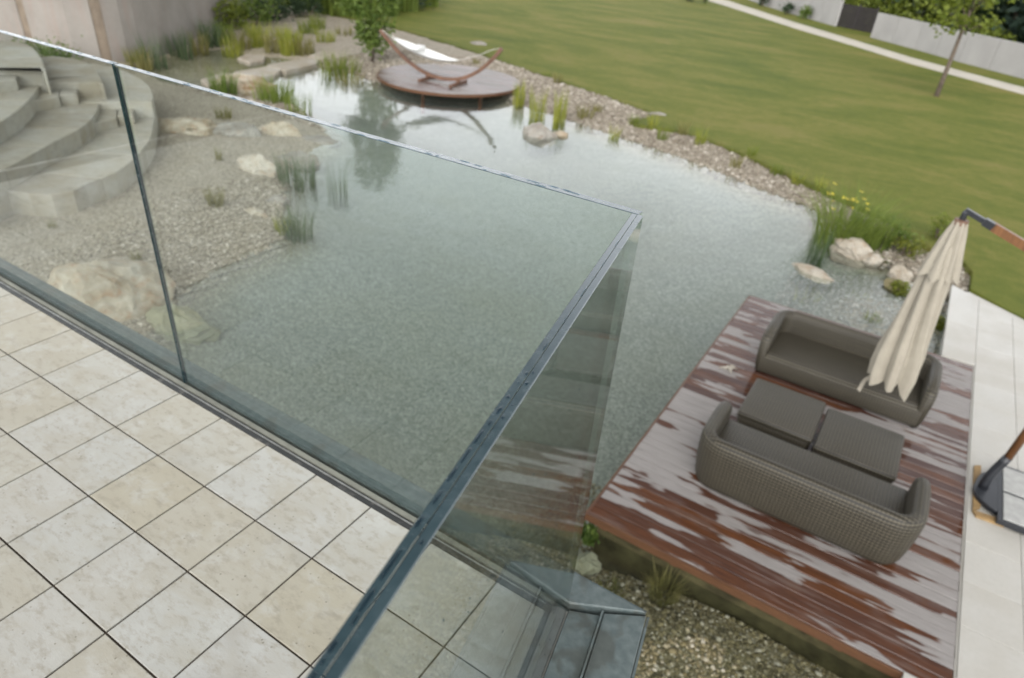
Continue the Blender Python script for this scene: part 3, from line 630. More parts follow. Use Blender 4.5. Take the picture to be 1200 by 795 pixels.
s2 = copy_tree(sofa); s2.location = (2.01, 5.49, ZD); s2.scale = (1.015, 1.03, 1.05); s2.rotation_euler = (0, 0, math.pi)
s2['label'] = 'grey brown wicker sofa seen from behind, nearest the camera on the deck'
def make_stool(loc, label):
    ox, oy, oz = loc
    root = empty('wicker_stool', loc, label=label, cat='ottoman', group='low square wicker stools between the sofas')
    fn = lambda c: (ox+(c.x-ox)*(0.9+0.1*min(1, (c.z-oz)/0.2)), oy+(c.y-oy)*(0.9+0.1*min(1, (c.z-oz)/0.2)), c.z)
    rounded_box(ox-0.435, ox+0.435, oy-0.445, oy+0.445, oz+0.03, oz+0.30, 0.05, 3, fn).build('body', MAT['wicker'], root, smooth=True)
    rounded_box(ox-0.442, ox+0.442, oy-0.452, oy+0.452, oz+0.265, oz+0.35, 0.035, 3).build('top', MAT['wicker'], root, smooth=True)
    for sx in (-1, 1):
        for sy in (-1, 1): MB().box(ox+sx*0.3-0.03, ox+sx*0.3+0.03, oy+sy*0.3-0.03, oy+sy*0.3+0.03, oz+0.001, oz+0.04).build('foot', MAT['black'], root)
    return root
st = make_stool((1.51, 6.64, ZD), 'low square wicker stool on the pond side, between the two sofas')
st2 = copy_tree(st); st2.location = (2.425, 6.55, ZD); st2['label'] = 'low square wicker stool on the paving side, between the two sofas'
# small pale knot of driftwood left on the boards
dw = MB(); q0 = px(855, 432, ZD+0.02)
for k in range(7):
    a = random.uniform(0, 6.28); b = Vector(q0)+Vector((random.uniform(-.05, .05), random.uniform(-.05, .05), random.uniform(0, .02))); l_ = random.uniform(0.05, 0.12)
    dw.tube([b-Vector((math.cos(a)*l_, math.sin(a)*l_, 0.008)), b+Vector((0, 0, 0.03)), b+Vector((math.cos(a+.5)*l_, math.sin(a+.5)*l_, -0.005))], [0.008, 0.018, 0.007], 6)
dw.build('driftwood', MAT['rock_pale'], smooth=True, label='small pale knotted piece lying on the deck by the far sofa', cat='driftwood', origin=Vector(q0))

# ================================================================ PARASOL
HX, HY, HZ = 2.46, 7.12, -0.55
par = empty('parasol', (3.9, 7.0, ZD), label='closed cream cantilever parasol hanging from a wooden arm over the deck', cat='parasol')
def canopy(z_top, z_bot, radii, nf, amp, seed, skew=0.0, scall=0.0, n=96, inner=False):
    vs, fs = [], []; rs = random.Random(seed); ph = [rs.uniform(-0.35, 0.35) for _ in range(nf)]; am = [rs.uniform(0.7, 1.25) for _ in range(nf)]; dl = [rs.uniform(-1, 1) for _ in range(nf)]
    m = len(radii)
    for i, r_ in enumerate(radii):
        tt = i/(m-1)
        for j in range(n):
            th = 2*math.pi*j/n; k = int(j*nf/n) % nf; loc = (j*nf/n) % 1.0
            fold = (0.5-0.5*math.cos(2*math.pi*loc))**0.7
            rr = (0.0045*math.sin(19*th+5*tt+seed)+0.004*math.sin(31*th-9*tt))*(0.3+tt)+r_*(1-amp*min(1, tt*3+0.15)*(1-fold)*am[k])+r_*0.10*tt*math.sin(3*th+seed)
            tw = th+0.5*skew*tt+ph[k]*0.25*tt
            z_ = z_top+(z_bot-z_top)*tt - (scall*(fold*0.9+0.5*dl[k]*fold) if i == m-1 else 0) - (scall*0.45*fold if i == m-2 else 0)
            vs.append((HX+rr*math.cos(tw), HY+rr*math.sin(tw), z_))
    for i in range(m-1): fs += [(i*n+j, (i+1)*n+j, (i+1)*n+(j+1) % n, i*n+(j+1) % n) for j in range(n)]
    return MB().add(vs, fs)
canopy(HZ-0.30, HZ-1.98, [0.105, 0.135, 0.155, 0.17, 0.185, 0.20, 0.215, 0.235, 0.262, 0.272, 0.25], 7, 0.40, 5, 1.6, 0.15).build('canopy', MAT['canopy'], par, smooth=True)
canopy(HZ-0.03, HZ-0.62, [0.065, 0.10, 0.125, 0.15, 0.175, 0.20], 8, 0.30, 9, 0.5, 0.05).build('vent_cap', MAT['canopy'], par, smooth=True)
MB().tube([(HX, HY, HZ-0.06), (HX, HY, HZ-1.85)], 0.022, 8).build('hub_pole', MAT['arcwood'], par)
MB().tube([(HX, HY, HZ-0.075), (HX, HY, HZ-0.02)], [0.072, 0.066], 14).build('crown_ring', MAT['arcwood'], par)
sp = [Vector(px(1042, 438, -2.62)), Vector(px(1026, 438, -2.68)), Vector(px(1013, 446, -2.72)), Vector(px(1006, 458, -2.76))]
mm = MB()
for a, b in zip(sp[:-1], sp[1:]): mm.bar(a, b, 0.045, 0.006, up=(0.3, -0.8, 0.5))
mm.build('tie_strap', MAT['canopy'], par)
MX, MY = 3.93, 7.0
arm0 = Vector((HX+0.02, HY, HZ+0.07)); arm1 = Vector((MX, MY, -0.95))
da = (arm1-arm0).normalized()
MB().tube([(HX, HY, HZ-0.03), (HX, HY, HZ+0.05), (HX+0.01, HY, HZ+0.075)], [0.03, 0.03, 0.026], 10).bar(arm0-da*0.03, arm0+da*0.2, 0.045, 0.05).build('arm_bracket', MAT['black'], par)
MB().bar(arm0+da*0.17, arm0+da*0.27, 0.07, 0.075).build('arm_joint', MAT['black'], par)
MB().bar(arm0+da*0.262, arm1, 0.055, 0.085).build('arm', MAT['teak'], par)
footp = [Vector((3.775, 6.93, ZD+0.09)), Vector((3.765, 6.93, ZD+0.17)), Vector((3.77, 6.935, ZD+0.27)), Vector((3.79, 6.94, ZD+0.38)), Vector((3.815, 6.95, ZD+0.49)), Vector((3.832, 6.955, ZD+0.57))]
MB().tube(footp, [0.052, 0.05, 0.048, 0.048, 0.048, 0.048], 12).build('curved_foot', MAT['black'], par, smooth=True)
MB().tube([footp[-1]-Vector((0, 0, 0.03)), (3.89, 6.975, -1.9), (MX+0.02, MY, -0.6)], 0.042, 12).build('mast', MAT['teak'], par, smooth=True)
MB().tube([(MX+0.005, MY-0.005, -1.05), (MX+0.013, MY-0.002, -0.85)], 0.062, 12).build('mast_collar', MAT['black'], par)
bz = ZD+0.075
bpts = [P2(1140, 573, bz), P2(1150, 589, bz), P2(1171, 602, bz), P2(1176, 580, bz), P2(1174, 556, bz), P2(1150, 556, bz)]
MB().prism(catmull(bpts, 3, True), bz-0.02, bz+0.028, ch=0.006).build('base_plate', MAT['black'], par)
BX0, BX1, BY0, BY1 = 3.965, 4.98, 6.47, 7.50
fr = MB(); zt0, zt1 = bz-0.03, bz+0.03
bym = (BY0+BY1)/2
for a in ((BX0, BX1, BY0-0.04, BY0), (BX0, BX1, BY1, BY1+0.04), (BX0-0.045, BX0-0.001, BY0-0.04, BY1+0.04), (BX1+0.001, BX1+0.04, BY0-0.04, BY1+0.04), (BX0, BX1, bym-0.02, bym+0.02)): fr.box(*a, zt0, zt1)
fr.build('base_frame', MAT['black'], par)
bxm = (BX0+BX1)/2
for i, (a, b) in enumerate(((BX0+.006, bxm-.004), (bxm+.004, BX1-.006))):
    for c, d in ((BY0+.006, bym-.026), (bym+.026, BY1-.006)): MB().prism([(a, c), (b, c), (b, d), (a, d)], zt0, zt1+0.012, ch=0.005).build('ballast_slab', MAT['ballast'], par)
for lb, q in (('pale wooden batten under the left side of the parasol base', ((1141, 547), (1149, 547), (1148, 597), (1139, 599))), ('pale wooden batten under the near edge of the parasol base', ((1139, 599), (1143, 606), (1176, 618), (1176, 611)))):
    pts = [P2(a, b, ZD+0.02) for a, b in q]
    MB().prism(pts, ZD+0.013, ZD+0.044, ch=0.003).build('wooden_batten', MAT['batten'], label=lb, cat='batten', group='battens under the parasol base', origin=Vector((*pts[0], ZD+0.013)))

# ================================================================ ROUND PLATFORM AND HAMMOCK
PC = Vector((-13.75, 20.05, -3.47)); PR = 2.62
plat = empty('round_platform', PC, label='round wooden platform with a brown rim at the water edge', cat='platform')
ang = R(35); ca, sa = math.cos(ang), math.sin(ang); nb = 34; bw = 2*PR/nb
for k in range(nb):
    v0, v1 = -PR+k*bw+0.004, -PR+(k+1)*bw-0.004
    pts = []
    for v_ in np.linspace(v0, v1, 3): pts.append((math.sqrt(max(0.01, (PR-0.03)**2-v_*v_)), v_))
    poly = [(-a, b) for a, b in pts]+[(a, b) for a, b in pts[::-1]]
    poly = [(PC.x+ca*a-sa*b, PC.y+sa*a+ca*b) for a, b in poly]
    MB().prism(poly, PC.z-0.03, PC.z+random.uniform(-.001, .001)).build('plank', MAT['round_deck'], plat, origin=Vector((PC.x-sa*(v0+v1)/2, PC.y+ca*(v0+v1)/2, PC.z)))
n = 72; vs, fs = [], []
for r_, z_ in ((PR-0.028, PC.z-0.10), (PR+0.004, PC.z-0.10), (PR+0.012, PC.z-0.004), (PR-0.028, PC.z-0.004)): vs += [(PC.x+r_*math.cos(2*math.pi*k/n), PC.y+r_*math.sin(2*math.pi*k/n), z_) for k in range(n)]
for i in range(4): fs += [(i*n+k, i*n+(k+1) % n, ((i+1) % 4)*n+(k+1) % n, ((i+1) % 4)*n+k) for k in range(n)]
MB().add(vs, fs).build('rim', MAT['fascia'], plat, smooth=False)
for a in (-80, -20, 40, 100, 160, 220): MB().tube([(PC.x+2.0*math.cos(R(a)), PC.y+2.0*math.sin(R(a)), -4.6), (PC.x+2.0*math.cos(R(a)), PC.y+2.0*math.sin(R(a)), PC.z-0.10)], 0.07, 8).build('post', MAT['arcwood'], plat)
MB().prism([(PC.x+(PR-0.5)*math.cos(2*math.pi*k/24), PC.y+(PR-0.5)*math.sin(2*math.pi*k/24)) for k in range(24)], PC.z-0.16, PC.z-0.045).build('subframe', MAT['arcwood'], plat)
EL, ER = Vector(px(446, 35, -2.05)), Vector(px(588, 57, -2.05)); BC = Vector(px(519, 92, -3.33))
hs_ = empty('hammock_stand', BC, label='curved brown timber arc stand carrying the white hammock on the round platform', cat='hammock stand')
arc = []
mid = (EL+ER)/2; low = BC.copy(); low.z = -3.33
for k in range(25):
    s_ = -1+2*k/24; p = mid+(ER-EL)/2*s_; wgt = 1-abs(s_)**2.15; p = p+(low-mid)*wgt; arc.append(p)
mm = MB()
side = (ER-EL).cross(Vector((0, 0, 1))).normalized()
vs, fs = [], []
for k, p in enumerate(arc):
    t_ = (arc[min(k+1, 24)]-arc[max(k-1, 0)]).normalized(); n_ = t_.cross(side).normalized()
    for a, b in ((-1, -1), (1, -1), (1, 1), (-1, 1)): vs.append(p+side*0.045*a+n_*0.06*b)
for k in range(24): fs += [(k*4+i, k*4+(i+1) % 4, (k+1)*4+(i+1) % 4, (k+1)*4+i) for i in range(4)]
fs += [(3, 2, 1, 0), (96, 97, 98, 99)]
mm.add(vs, fs).build('arc_beam', MAT['arcwood'], hs_)
tdir = (ER-EL).normalized()
for s_ in (-0.62, 0.62):
    c = low+tdir*s_; c.z = PC.z+0.06
    MB().bar(c-side*0.62, c+side*0.62, 0.11, 0.09).build('foot', MAT['arcwood'], hs_)
    MB().bar(c+Vector((0, 0, 0.04)), c+Vector((0, 0, 0.16)), 0.10, 0.12, up=(1, 0, 0)).build('saddle', MAT['arcwood'], hs_)
ham = empty('hammock', (EL+ER)/2, label='white canvas hammock slung between the ends of the timber arc', cat='hammock')
HA, HB = Vector(px(459, 43, -2.15)), Vector(px(578, 58, -2.2)); vs, fs = [], []; nu, nv = 20, 9
A_, B_ = HA.lerp(HB, 0.03), HA.lerp(HB, 0.66)
for i in range(nu+1):
    u_ = i/nu; p = A_.lerp(B_, u_); sag = 0.66*math.sin(math.pi*min(1, u_*0.62+0.05))-0.06
    wd = 0.10+0.36*math.sin(math.pi*u_)**0.8
    for j in range(nv):
        q = -1+2*j/(nv-1); vs.append(p+side*wd*q+Vector((0, 0, -sag+0.16*q*q*math.sin(math.pi*u_))))
top = len(vs); vs += [Vector(v_)-Vector((0, 0, 0.012)) for v_ in vs]
for i in range(nu):
    for j in range(nv-1):
        a = i*nv+j; fs.append((a, a+1, a+nv+1, a+nv)); fs.append((top+a, top+a+nv, top+a+nv+1, top+a+1))
MB().add(vs, fs).build('cloth', MAT['hammock'], ham, smooth=True)
rp = MB(); rq = MB()
for j in (0, 2, 4, 6, 8):
    rp.tube([HA+Vector((0, 0, 0.03)), vs[j]], 0.007, 5); rq.tube([vs[nu*nv+j], Vector(vs[nu*nv+j]).lerp(HB, 0.55)-Vector((0, 0, 0.05)), HB], 0.009, 5)
rp.tube([HA, arc[0]], 0.01, 5); rq.tube([HB, arc[24]], 0.01, 5)
rp.build('suspension_ropes', MAT['rope'], ham); rq.build('suspension_ropes', MAT['rope'], ham)
pil = rounded_box(-0.3, 0.3, -0.17, 0.17, 0, 0.11, 0.05, 3); pc_ = A_.lerp(B_, 0.36)-Vector((0, 0, 0.30)); th = math.atan2(tdir.y, tdir.x)+math.pi/2
pil.v = [(pc_.x+a*math.cos(th)-b*math.sin(th), pc_.y+a*math.sin(th)+b*math.cos(th), pc_.z+c) for a, b, c in pil.v]
pil.build('pillow', MAT['hammock'], smooth=True, label='bright white pillow lying in the hammock', cat='pillow', origin=pc_)

# ================================================================ STONE STEPS (curved tiers), LEFT
def tier(label, zl, zh, low_px, high_px, steps):
    lowp = [P2(*q, zl) for q in low_px]; highp = [P2(*q, zh) for q in high_px]
    root = empty('stone_tier', (*lowp[0], -3.55), label=label, cat='stone steps', group='curved stone tiers behind the glass')
    cen = Vector((-19.5, 1.0))
    def ring(pts, z0, z1, depth, nseg):
        c = catmull(pts, 8); d = [0]
        for i in range(1, len(c)): d.append(d[-1]+math.dist(c[i], c[i-1]))
        tot = d[-1]
        at_ = lambda s: (float(np.interp(s, d, [q[0] for q in c])), float(np.interp(s, d, [q[1] for q in c])))
        for k in range(nseg):
            ss = np.linspace(k*tot/nseg+0.006, (k+1)*tot/nseg-0.006, 5); o_ = [at_(s) for s in ss]; i_ = []
            for p in o_:
                e = (cen-Vector(p)).normalized()*depth; i_.append((p[0]+e.x, p[1]+e.y))
            MB().prism(o_+i_[::-1], z0, z1+random.uniform(-.004, .004), ch=0.012).build('stone_block', MAT['sandstone'], root, origin=Vector((*o_[0], z0)))
    nlow = max(2, int(sum(math.dist(lowp[i], lowp[i+1]) for i in range(len(lowp)-1))/1.25)); ring(lowp, -3.75, zl, 2.6, nlow)
    hp = [lowp[-1]]+highp; nh = max(2, int(sum(math.dist(hp[i], hp[i+1]) for i in range(len(hp)-1))/1.3)); ring(hp, -3.75, zh, 2.8, nh)
    for quad, dz in steps:
        p = [P2(*q, zl) for q in quad]; MB().prism(p, zl-0.02, zl+dz, ch=0.012).build('step', MAT['sandstone'], root, origin=Vector((*p[0], zl)))
tier('lowest curved stone tier, its cut corner standing on the gravel', -3.10, -2.72, [(-60, 216), (61, 228), (104, 214), (142, 198), (174, 166), (181, 138)], [(180, 116), (172, 98), (142, 82), (110, 75)], [(((142, 133), (160, 133), (158, 146), (140, 147)), 0.22), (((118, 131), (140.5, 132), (138.5, 150), (112, 156)), 0.21)])
tier('middle curved stone tier between the lowest and the highest one', -2.75, -2.37, [(-60, 228), (0, 201), (58, 169), (104, 143), (119, 116)], [(121, 99), (112, 82), (95, 71), (62, 66)], [(((76, 112), (95, 112), (93, 123), (73, 124)), 0.24), (((48, 109), (75, 111), (72, 126), (38, 132)), 0.23)])
tier('highest curved stone tier at the left edge of the view', -2.40, -2.02, [(-60, 170), (0, 143), (29, 122), (50, 97)], [(53, 85), (47, 66), (30, 51), (0, 47)], [(((-20, 95), (27, 94), (22, 106), (-20, 112)), 0.23)])

# pinkish curved wall at the far left
wp = catmull([(-31.5, 26.8), (-28.8, 23.2), (-25.9, 18.9), (-23.6, 15.3), (-22.9, 13.4), (-23.5, 12.1), (-25.5, 11.4), (-30, 10.6), (-40, 10.0)], 6)
wall = empty('garden_wall', (-25, 17, -3.6), label='tall pinkish rendered wall with brown upright bands beyond the curved steps', cat='wall')
wd_ = [0]
for i in range(1, len(wp)): wd_.append(wd_[-1]+math.dist(wp[i], wp[i-1]))
def wat(s): return Vector((float(np.interp(s, wd_, [q[0] for q in wp])), float(np.interp(s, wd_, [q[1] for q in wp]))))
def wseg(s0, s1, thick, z1, nm, m, off=0.0):
    ss = np.linspace(s0, s1, max(3, int((s1-s0)/0.5))); o_, i_ = [], []
    for s in ss:
        t_ = (wat(s+0.1)-wat(s-0.1)).normalized(); n_ = Vector((t_.y, -t_.x)); n_ = n_ if n_.dot(Vector((1, -0.3))) > 0 else -n_
        o_.append(tuple(wat(s)+n_*off)); i_.append(tuple(wat(s)-n_*thick))
    MB().prism(o_+i_[::-1], -4.1, z1).build(nm, MAT[m], wall)
band = []
for q in ((115, 40), (25, 10)):
    best = min(np.linspace(0, wd_[-1]-1, 900), key=lambda s: abs((lambda p: (600+FPX*((p-CAM)@_r)/((p-CAM)@_f))-q[0])(np.array([*wat(s), -2.3]))) + (0 if True else 0)); band.append(float(best))
band = sorted(band); cuts = [0.2, 4.6, 8.9]+[band[0]]+[band[1]]+[wd_[-1]-0.5]
cuts = sorted(cuts)
for a, b in zip(cuts[:-1], cuts[1:]):
    e0 = 0.17 if a in band else 0.006; e1 = 0.17 if b in band else 0.006
    if b-a > 0.8: wseg(a+e0, b-e1, 0.5, 1.8, 'wall_panel', 'pinkwall')
for b in band: wseg(b-0.164, b+0.164, 0.45, 1.8, 'wall_band', 'wallband', -0.02)

# stone slabs across the shallow pool
def flat_stone(pts, z0, z1, name, m, label, cat, group=None):
    pts = [P2(*q, z1) for q in pts]; c = Vector((*np.mean(pts, 0), z0))
    MB().prism(pts, z0, z1, ch=0.02).build(name, MAT[m], label=label, cat=cat, group=group, origin=c)
gw = 'stone slabs laid across the shallow pool'
flat_stone([(262, 92), (275, 84), (318, 77), (332, 80), (322, 87), (283, 96)], -3.95, -3.62, 'stone_slab', 'sandstone', 'middle grey slab of the stone crossing over the shallow pool', 'stone slab', gw)
flat_stone([(313, 76), (360, 67), (374, 68), (372, 74), (335, 83)], -3.95, -3.6, 'stone_slab', 'sandstone', 'far long slab of the stone crossing, nearest the young tree', 'stone slab', gw)
flat_stone([(235, 93), (262, 85), (277, 86), (262, 97), (244, 101)], -3.95, -3.64, 'stone_slab', 'sandstone', 'near slab of the stone crossing, just above the glass edge', 'stone slab', gw)
flat_stone([(360, 66), (376, 60), (392, 58), (418, 58), (404, 64), (378, 69)], -3.9, -3.58, 'stone_slab', 'rock_pale', 'pale end stone of the crossing on the far gravel', 'stone slab', gw)
flat_stone([(278, 68), (290, 63), (311, 65), (309, 70), (292, 73)], -3.95, -3.66, 'stepping_stone', 'rock_pale', 'small white stepping stone standing alone in the reed pool', 'stepping stone')

# ================================================================ ROCKS
def rock(pxy, dims, z, rot, m, label, name='rock', cat='rock', group=None, seed=0, cut=0.35, sub=4):
    c = px(*pxy, z); bm = bmesh.new(); bmesh.ops.create_icosphere(bm, subdivisions=sub, radius=1); rs = random.Random(seed)
    planes = [(Vector((rs.uniform(-1, 1), rs.uniform(-1, 1), rs.uniform(-0.3, 1))).normalized(), rs.uniform(0.55, 0.85)) for _ in range(11)]
    for v_ in bm.verts:
        p = v_.co.copy()
        for n_, d_ in planes:
            k = p.dot(n_)
            if k > d_: p -= n_*(k-d_)*0.9
        p *= 1+0.17*noise.fractal(v_.co*1.7+Vector((seed*3.7, 0, 0)), 1, 2, 4)+0.07*noise.ridged_multi_fractal(v_.co*2.6+Vector((seed*1.3, 5, 0)), 0.9, 2, 4, 1.0, 2.0)-0.07
        a, b = p.x*dims[0], p.y*dims[1]; v_.co = Vector((a*math.cos(rot)-b*math.sin(rot), a*math.sin(rot)+b*math.cos(rot), p.z*dims[2]))
    me = bpy.data.meshes.new(name); bm.to_mesh(me); bm.free(); me.materials.append(MAT[m])
    me.polygons.foreach_set('use_smooth', [False]*len(me.polygons))
    return link(name, me, None, (float(c[0]), float(c[1]), z), label=label, category=cat) if False else tag(link(name, me, None, (float(c[0]), float(c[1]), z)), label, cat, group)
GR = 'boulders around the pond'
for args in [
    ((132, 350), (1.05, 0.85, 0.82), -3.66, 1.1, 'rock_ochre', 'large ochre and white boulder on the gravel below the leftmost glass pane'),
    ((210, 386), (0.60, 0.46, 0.34), -3.87, 0.4, 'rock_sub', 'smooth green grey boulder lying under water beside the large ochre one'),
    ((214, 154), (1.0, 0.62, 0.46), -3.58, 0.8, 'rock_ochre', 'brown angular rock lying on the dry gravel, nearest the curved steps'),
    ((277, 159), (0.62, 0.45, 0.36), -3.60, 0.5, 'rock_grey', 'grey flat rock on the gravel between two ochre rocks'),
    ((325, 156), (0.66, 0.36, 0.32), -3.63, 0.7, 'rock_ochre', 'low tan rock at the water edge under the glass top edge'),
    ((362, 165), (0.95, 0.5, 0.16), -3.78, 0.7, 'rock_grey', 'long flat rock half under water past the low tan one'),
    ((288, 99), (1.0, 0.6, 0.42), -3.62, 0.6, 'rock_ochre', 'big tan boulder just above the glass edge beside the stone crossing'),
    ((306, 200), (0.62, 0.36, 0.36), -3.64, 0.2, 'rock_pale', 'pale wedge shaped rock on the gravel left of the dark reeds'),
    ((348, 190), (0.6, 0.42, 0.28), -3.74, 0.4, 'rock_grey', 'dark grey rock in the water behind the dark reeds'),
    ((325, 236), (0.28, 0.17, 0.12), -3.70, 0.7, 'rock_grey', 'small grey stone at the waterline above the near reeds'),
    ((297, 249), (0.36, 0.16, 0.1), -3.68, 0.3, 'rock_ochre', 'small rusty stone flush with the gravel near the waterline'),
    ((997, 295), (0.48, 0.27, 0.30), -3.68, -0.15, 'rock_pale', 'big cream boulder in front of the tall flowering reeds on the right'),
    ((1021, 304), (0.24, 0.17, 0.18), -3.70, -0.2, 'rock_pale', 'smaller cream stone leaning on the big boulder by the reeds'),
    ((953, 319), (0.44, 0.21, 0.13), -3.74, -0.35, 'rock_pale', 'flat pale rock lying low in the water left of the cream boulder'),
    ((1054, 320), (0.26, 0.2, 0.2), -3.66, -0.5, 'rock_pale', 'cream stone on the bank half hidden by the closed parasol'),
    ((1048, 335), (0.26, 0.22, 0.13), -3.72, 0.2, 'rock_moss', 'dark mossy stone in the water beside the parasol canopy'),
    ((634, 158), (0.56, 0.40, 0.34), -3.72, 0.3, 'rock_grey', 'grey pointed rock standing in the open water by the yellow irises'),
    ((657, 158), (0.26, 0.2, 0.16), -3.74, 0.1, 'rock_ochre', 'smaller tan rock touching the pointed rock by the yellow irises'),
    ((686, 660), (0.17, 0.13, 0.10), -3.93, 0.3, 'rock_sub', 'ochre stone under water below the near corner of the deck'),
    ((752, 790), (0.30, 0.22, 0.14), -4.0, 1.0, 'rock_sub', 'mustard coloured stone in the shallow water beside the metal ledge'),
    ((314, 8), (1.2, 0.7, 0.5), -3.5, 0.3, 'rock_ochre', 'brown boulder in the far planting beside the end of the pink wall'),
    ((345, 16), (1.0, 0.6, 0.42), -3.55, 0.1, 'rock_grey', 'grey boulder in the far planting in front of the tall grass'),
    ((560, 52), (0.5, 0.3, 0.16), -3.5, 0.1, 'rock_grey', 'small dark stone on the gravel behind the hammock'),
    ((770, 134), (0.4, 0.2, 0.08), -3.5, 0.2, 'rock_grey', 'low grey stone where the gravel meets a notch of the lawn')]:
    rock(*args, group=GR, seed=hash(args[5]) % 97 if False else sum(map(ord, args[5])) % 97)

# ================================================================ GRAVEL (real pebbles)
def pebbles(n, xr, yr, size, test, name, stops, flat=0.62, up=0.35):
    ico = []; ph = (1+5**0.5)/2
    for a in (-1, 1):
        for b in (-ph, ph): ico += [(0, a, b), (a, b, 0), (b, 0, a)]
    ico = np.array(ico)/np.linalg.norm(ico[0])
    bm = bmesh.new(); bv = [bm.verts.new(q) for q in ico]; ch_ = bmesh.ops.convex_hull(bm, input=bv); bm.verts.index_update(); tf = np.array([[v.index for v in f.verts] for f in bm.faces]); tv = np.array([v.co[:] for v in bm.verts]); bm.free()
    X_ = rng.uniform(*xr, n*9); Y_ = rng.uniform(*yr, n*9); k = test(X_, Y_); X_, Y_ = X_[k][:n], Y_[k][:n]; m = len(X_)
    zz = np.array([ground(a, b) for a, b in zip(X_, Y_)])
    s = size*np.exp(rng.normal(0, 0.33, m)); sc = np.stack([s*rng.uniform(.8, 1.3, m), s*rng.uniform(.7, 1.0, m), s*flat*rng.uniform(.8, 1.1, m)], -1)
    a = rng.uniform(0, 6.28, m); V = tv[None]*sc[:, None]*(1+rng.normal(0, 0.09, (m, len(tv), 1)))
    Vx = V[..., 0]*np.cos(a)[:, None]-V[..., 1]*np.sin(a)[:, None]; Vy = V[..., 0]*np.sin(a)[:, None]+V[..., 1]*np.cos(a)[:, None]
    V = np.stack([Vx+X_[:, None], Vy+Y_[:, None], V[..., 2]+(zz+s*up)[:, None]], -1).reshape(-1, 3)
    Fm = (tf[None]+(np.arange(m)*len(tv))[:, None, None]).reshape(-1, 3)
    t = NT(name); c = t.ramp(t.geo.outputs['Random Per Island'], stops); v = t.vec('pos')
    c = t.mix(t.rng(t.noise(v, 60, 3), 0.35, 0.7, 0, 0.5), c, t.mix(0.5, c, (0.1, 0.09, 0.06)))
    mt = t.bsdf(c, 0.7, None, 0.35)
    np_mesh(name, V, Fm, mt, smooth=True, kind='stuff', label=None)
olst = [(0.0, (0.035, 0.03, 0.012)), (0.3, (0.145, 0.118, 0.050)), (0.65, (0.235, 0.197, 0.105)), (0.88, (0.33, 0.29, 0.19)), (1.0, (0.50, 0.46, 0.37))]
pebbles(40000, (0.5, 3.3), (0.4, 4.1), 0.0125, lambda a, b: (b > 0.2), 'pond_gravel', olst)
pebbles(9000, (-0.9, 0.5), (0.4, 5.5), 0.013, lambda a, b: rng.uniform(0, 1, a.shape) < (a+0.9)/1.4, 'pond_gravel', olst)
dst = [(0.0, (0.14, 0.12, 0.088)), (0.3, (0.265, 0.232, 0.175)), (0.7, (0.35, 0.315, 0.25)), (1.0, (0.53, 0.49, 0.42))]
sdf = lambda a, b: sdist(a, b, shore)
pebbles(20000, (-10.5, -6.2), (2.5, 9), 0.017, lambda a, b: (lambda d: (d < 0.25) & (d > -1.6+rng.uniform(-1, 1, a.shape)))(sdf(a, b)), 'beach_gravel', dst)
def bank(a, b): d = sdf(a, b); return (d < 0.3) & (d > -4.5) & ~inpoly(a, b, lawn_poly) & (np.hypot(a-PC.x, b-PC.y) > PR-0.6)
pebbles(20000, (-19, 3.5), (12.5, 26), 0.034, bank, 'bank_gravel', [(0.0, (0.14, 0.115, 0.085)), (0.4, (0.235, 0.20, 0.155)), (0.8, (0.32, 0.285, 0.23)), (1.0, (0.48, 0.44, 0.38))])
pebbles(5000, (0.4, 3.3), (10.2, 13.6), 0.02, lambda a, b: sdf(a, b) > 0.1, 'pond_gravel', [(0.0, (0.16, 0.16, 0.14)), (0.5, (0.27, 0.27, 0.24)), (1.0, (0.42, 0.42, 0.39))])

# ================================================================ PLANTS
def blades(n, c, h, spread, lean, wdt, rs, seg=3, hvar=0.3, zof=None):
    """curved tapered leaf blades as arrays"""
    V, Fq = [], []
    for i in range(n):
        a = rs.uniform(0, 6.283); r_ = spread*math.sqrt(rs.random()); bx, by = c[0]+r_*math.cos(a), c[1]+r_*math.sin(a); bz = c[2]
        hh = h*(1-hvar+2*hvar*rs.random()*0.75); la = a+rs.uniform(-1, 1); ln = lean*hh*rs.uniform(0.2, 1.0); wa = rs.uniform(0, 3.14); wx, wy = math.cos(wa), math.sin(wa); n0 = len(V)
        for k in range(seg+1):
            t_ = k/seg; ww = wdt*(1-t_**1.6)*0.5+0.0006; d = ln*t_**1.9; z_ = bz+hh*(t_-0.25*(ln/max(hh, .01))*t_**3)
            V += [(bx+math.cos(la)*d-wx*ww, by+math.sin(la)*d-wy*ww, z_), (bx+math.cos(la)*d+wx*ww, by+math.sin(la)*d+wy*ww, z_)]
        Fq += [(n0+2*k, n0+2*k+1, n0+2*k+3, n0+2*k+2) for k in range(seg)]
    return V, Fq
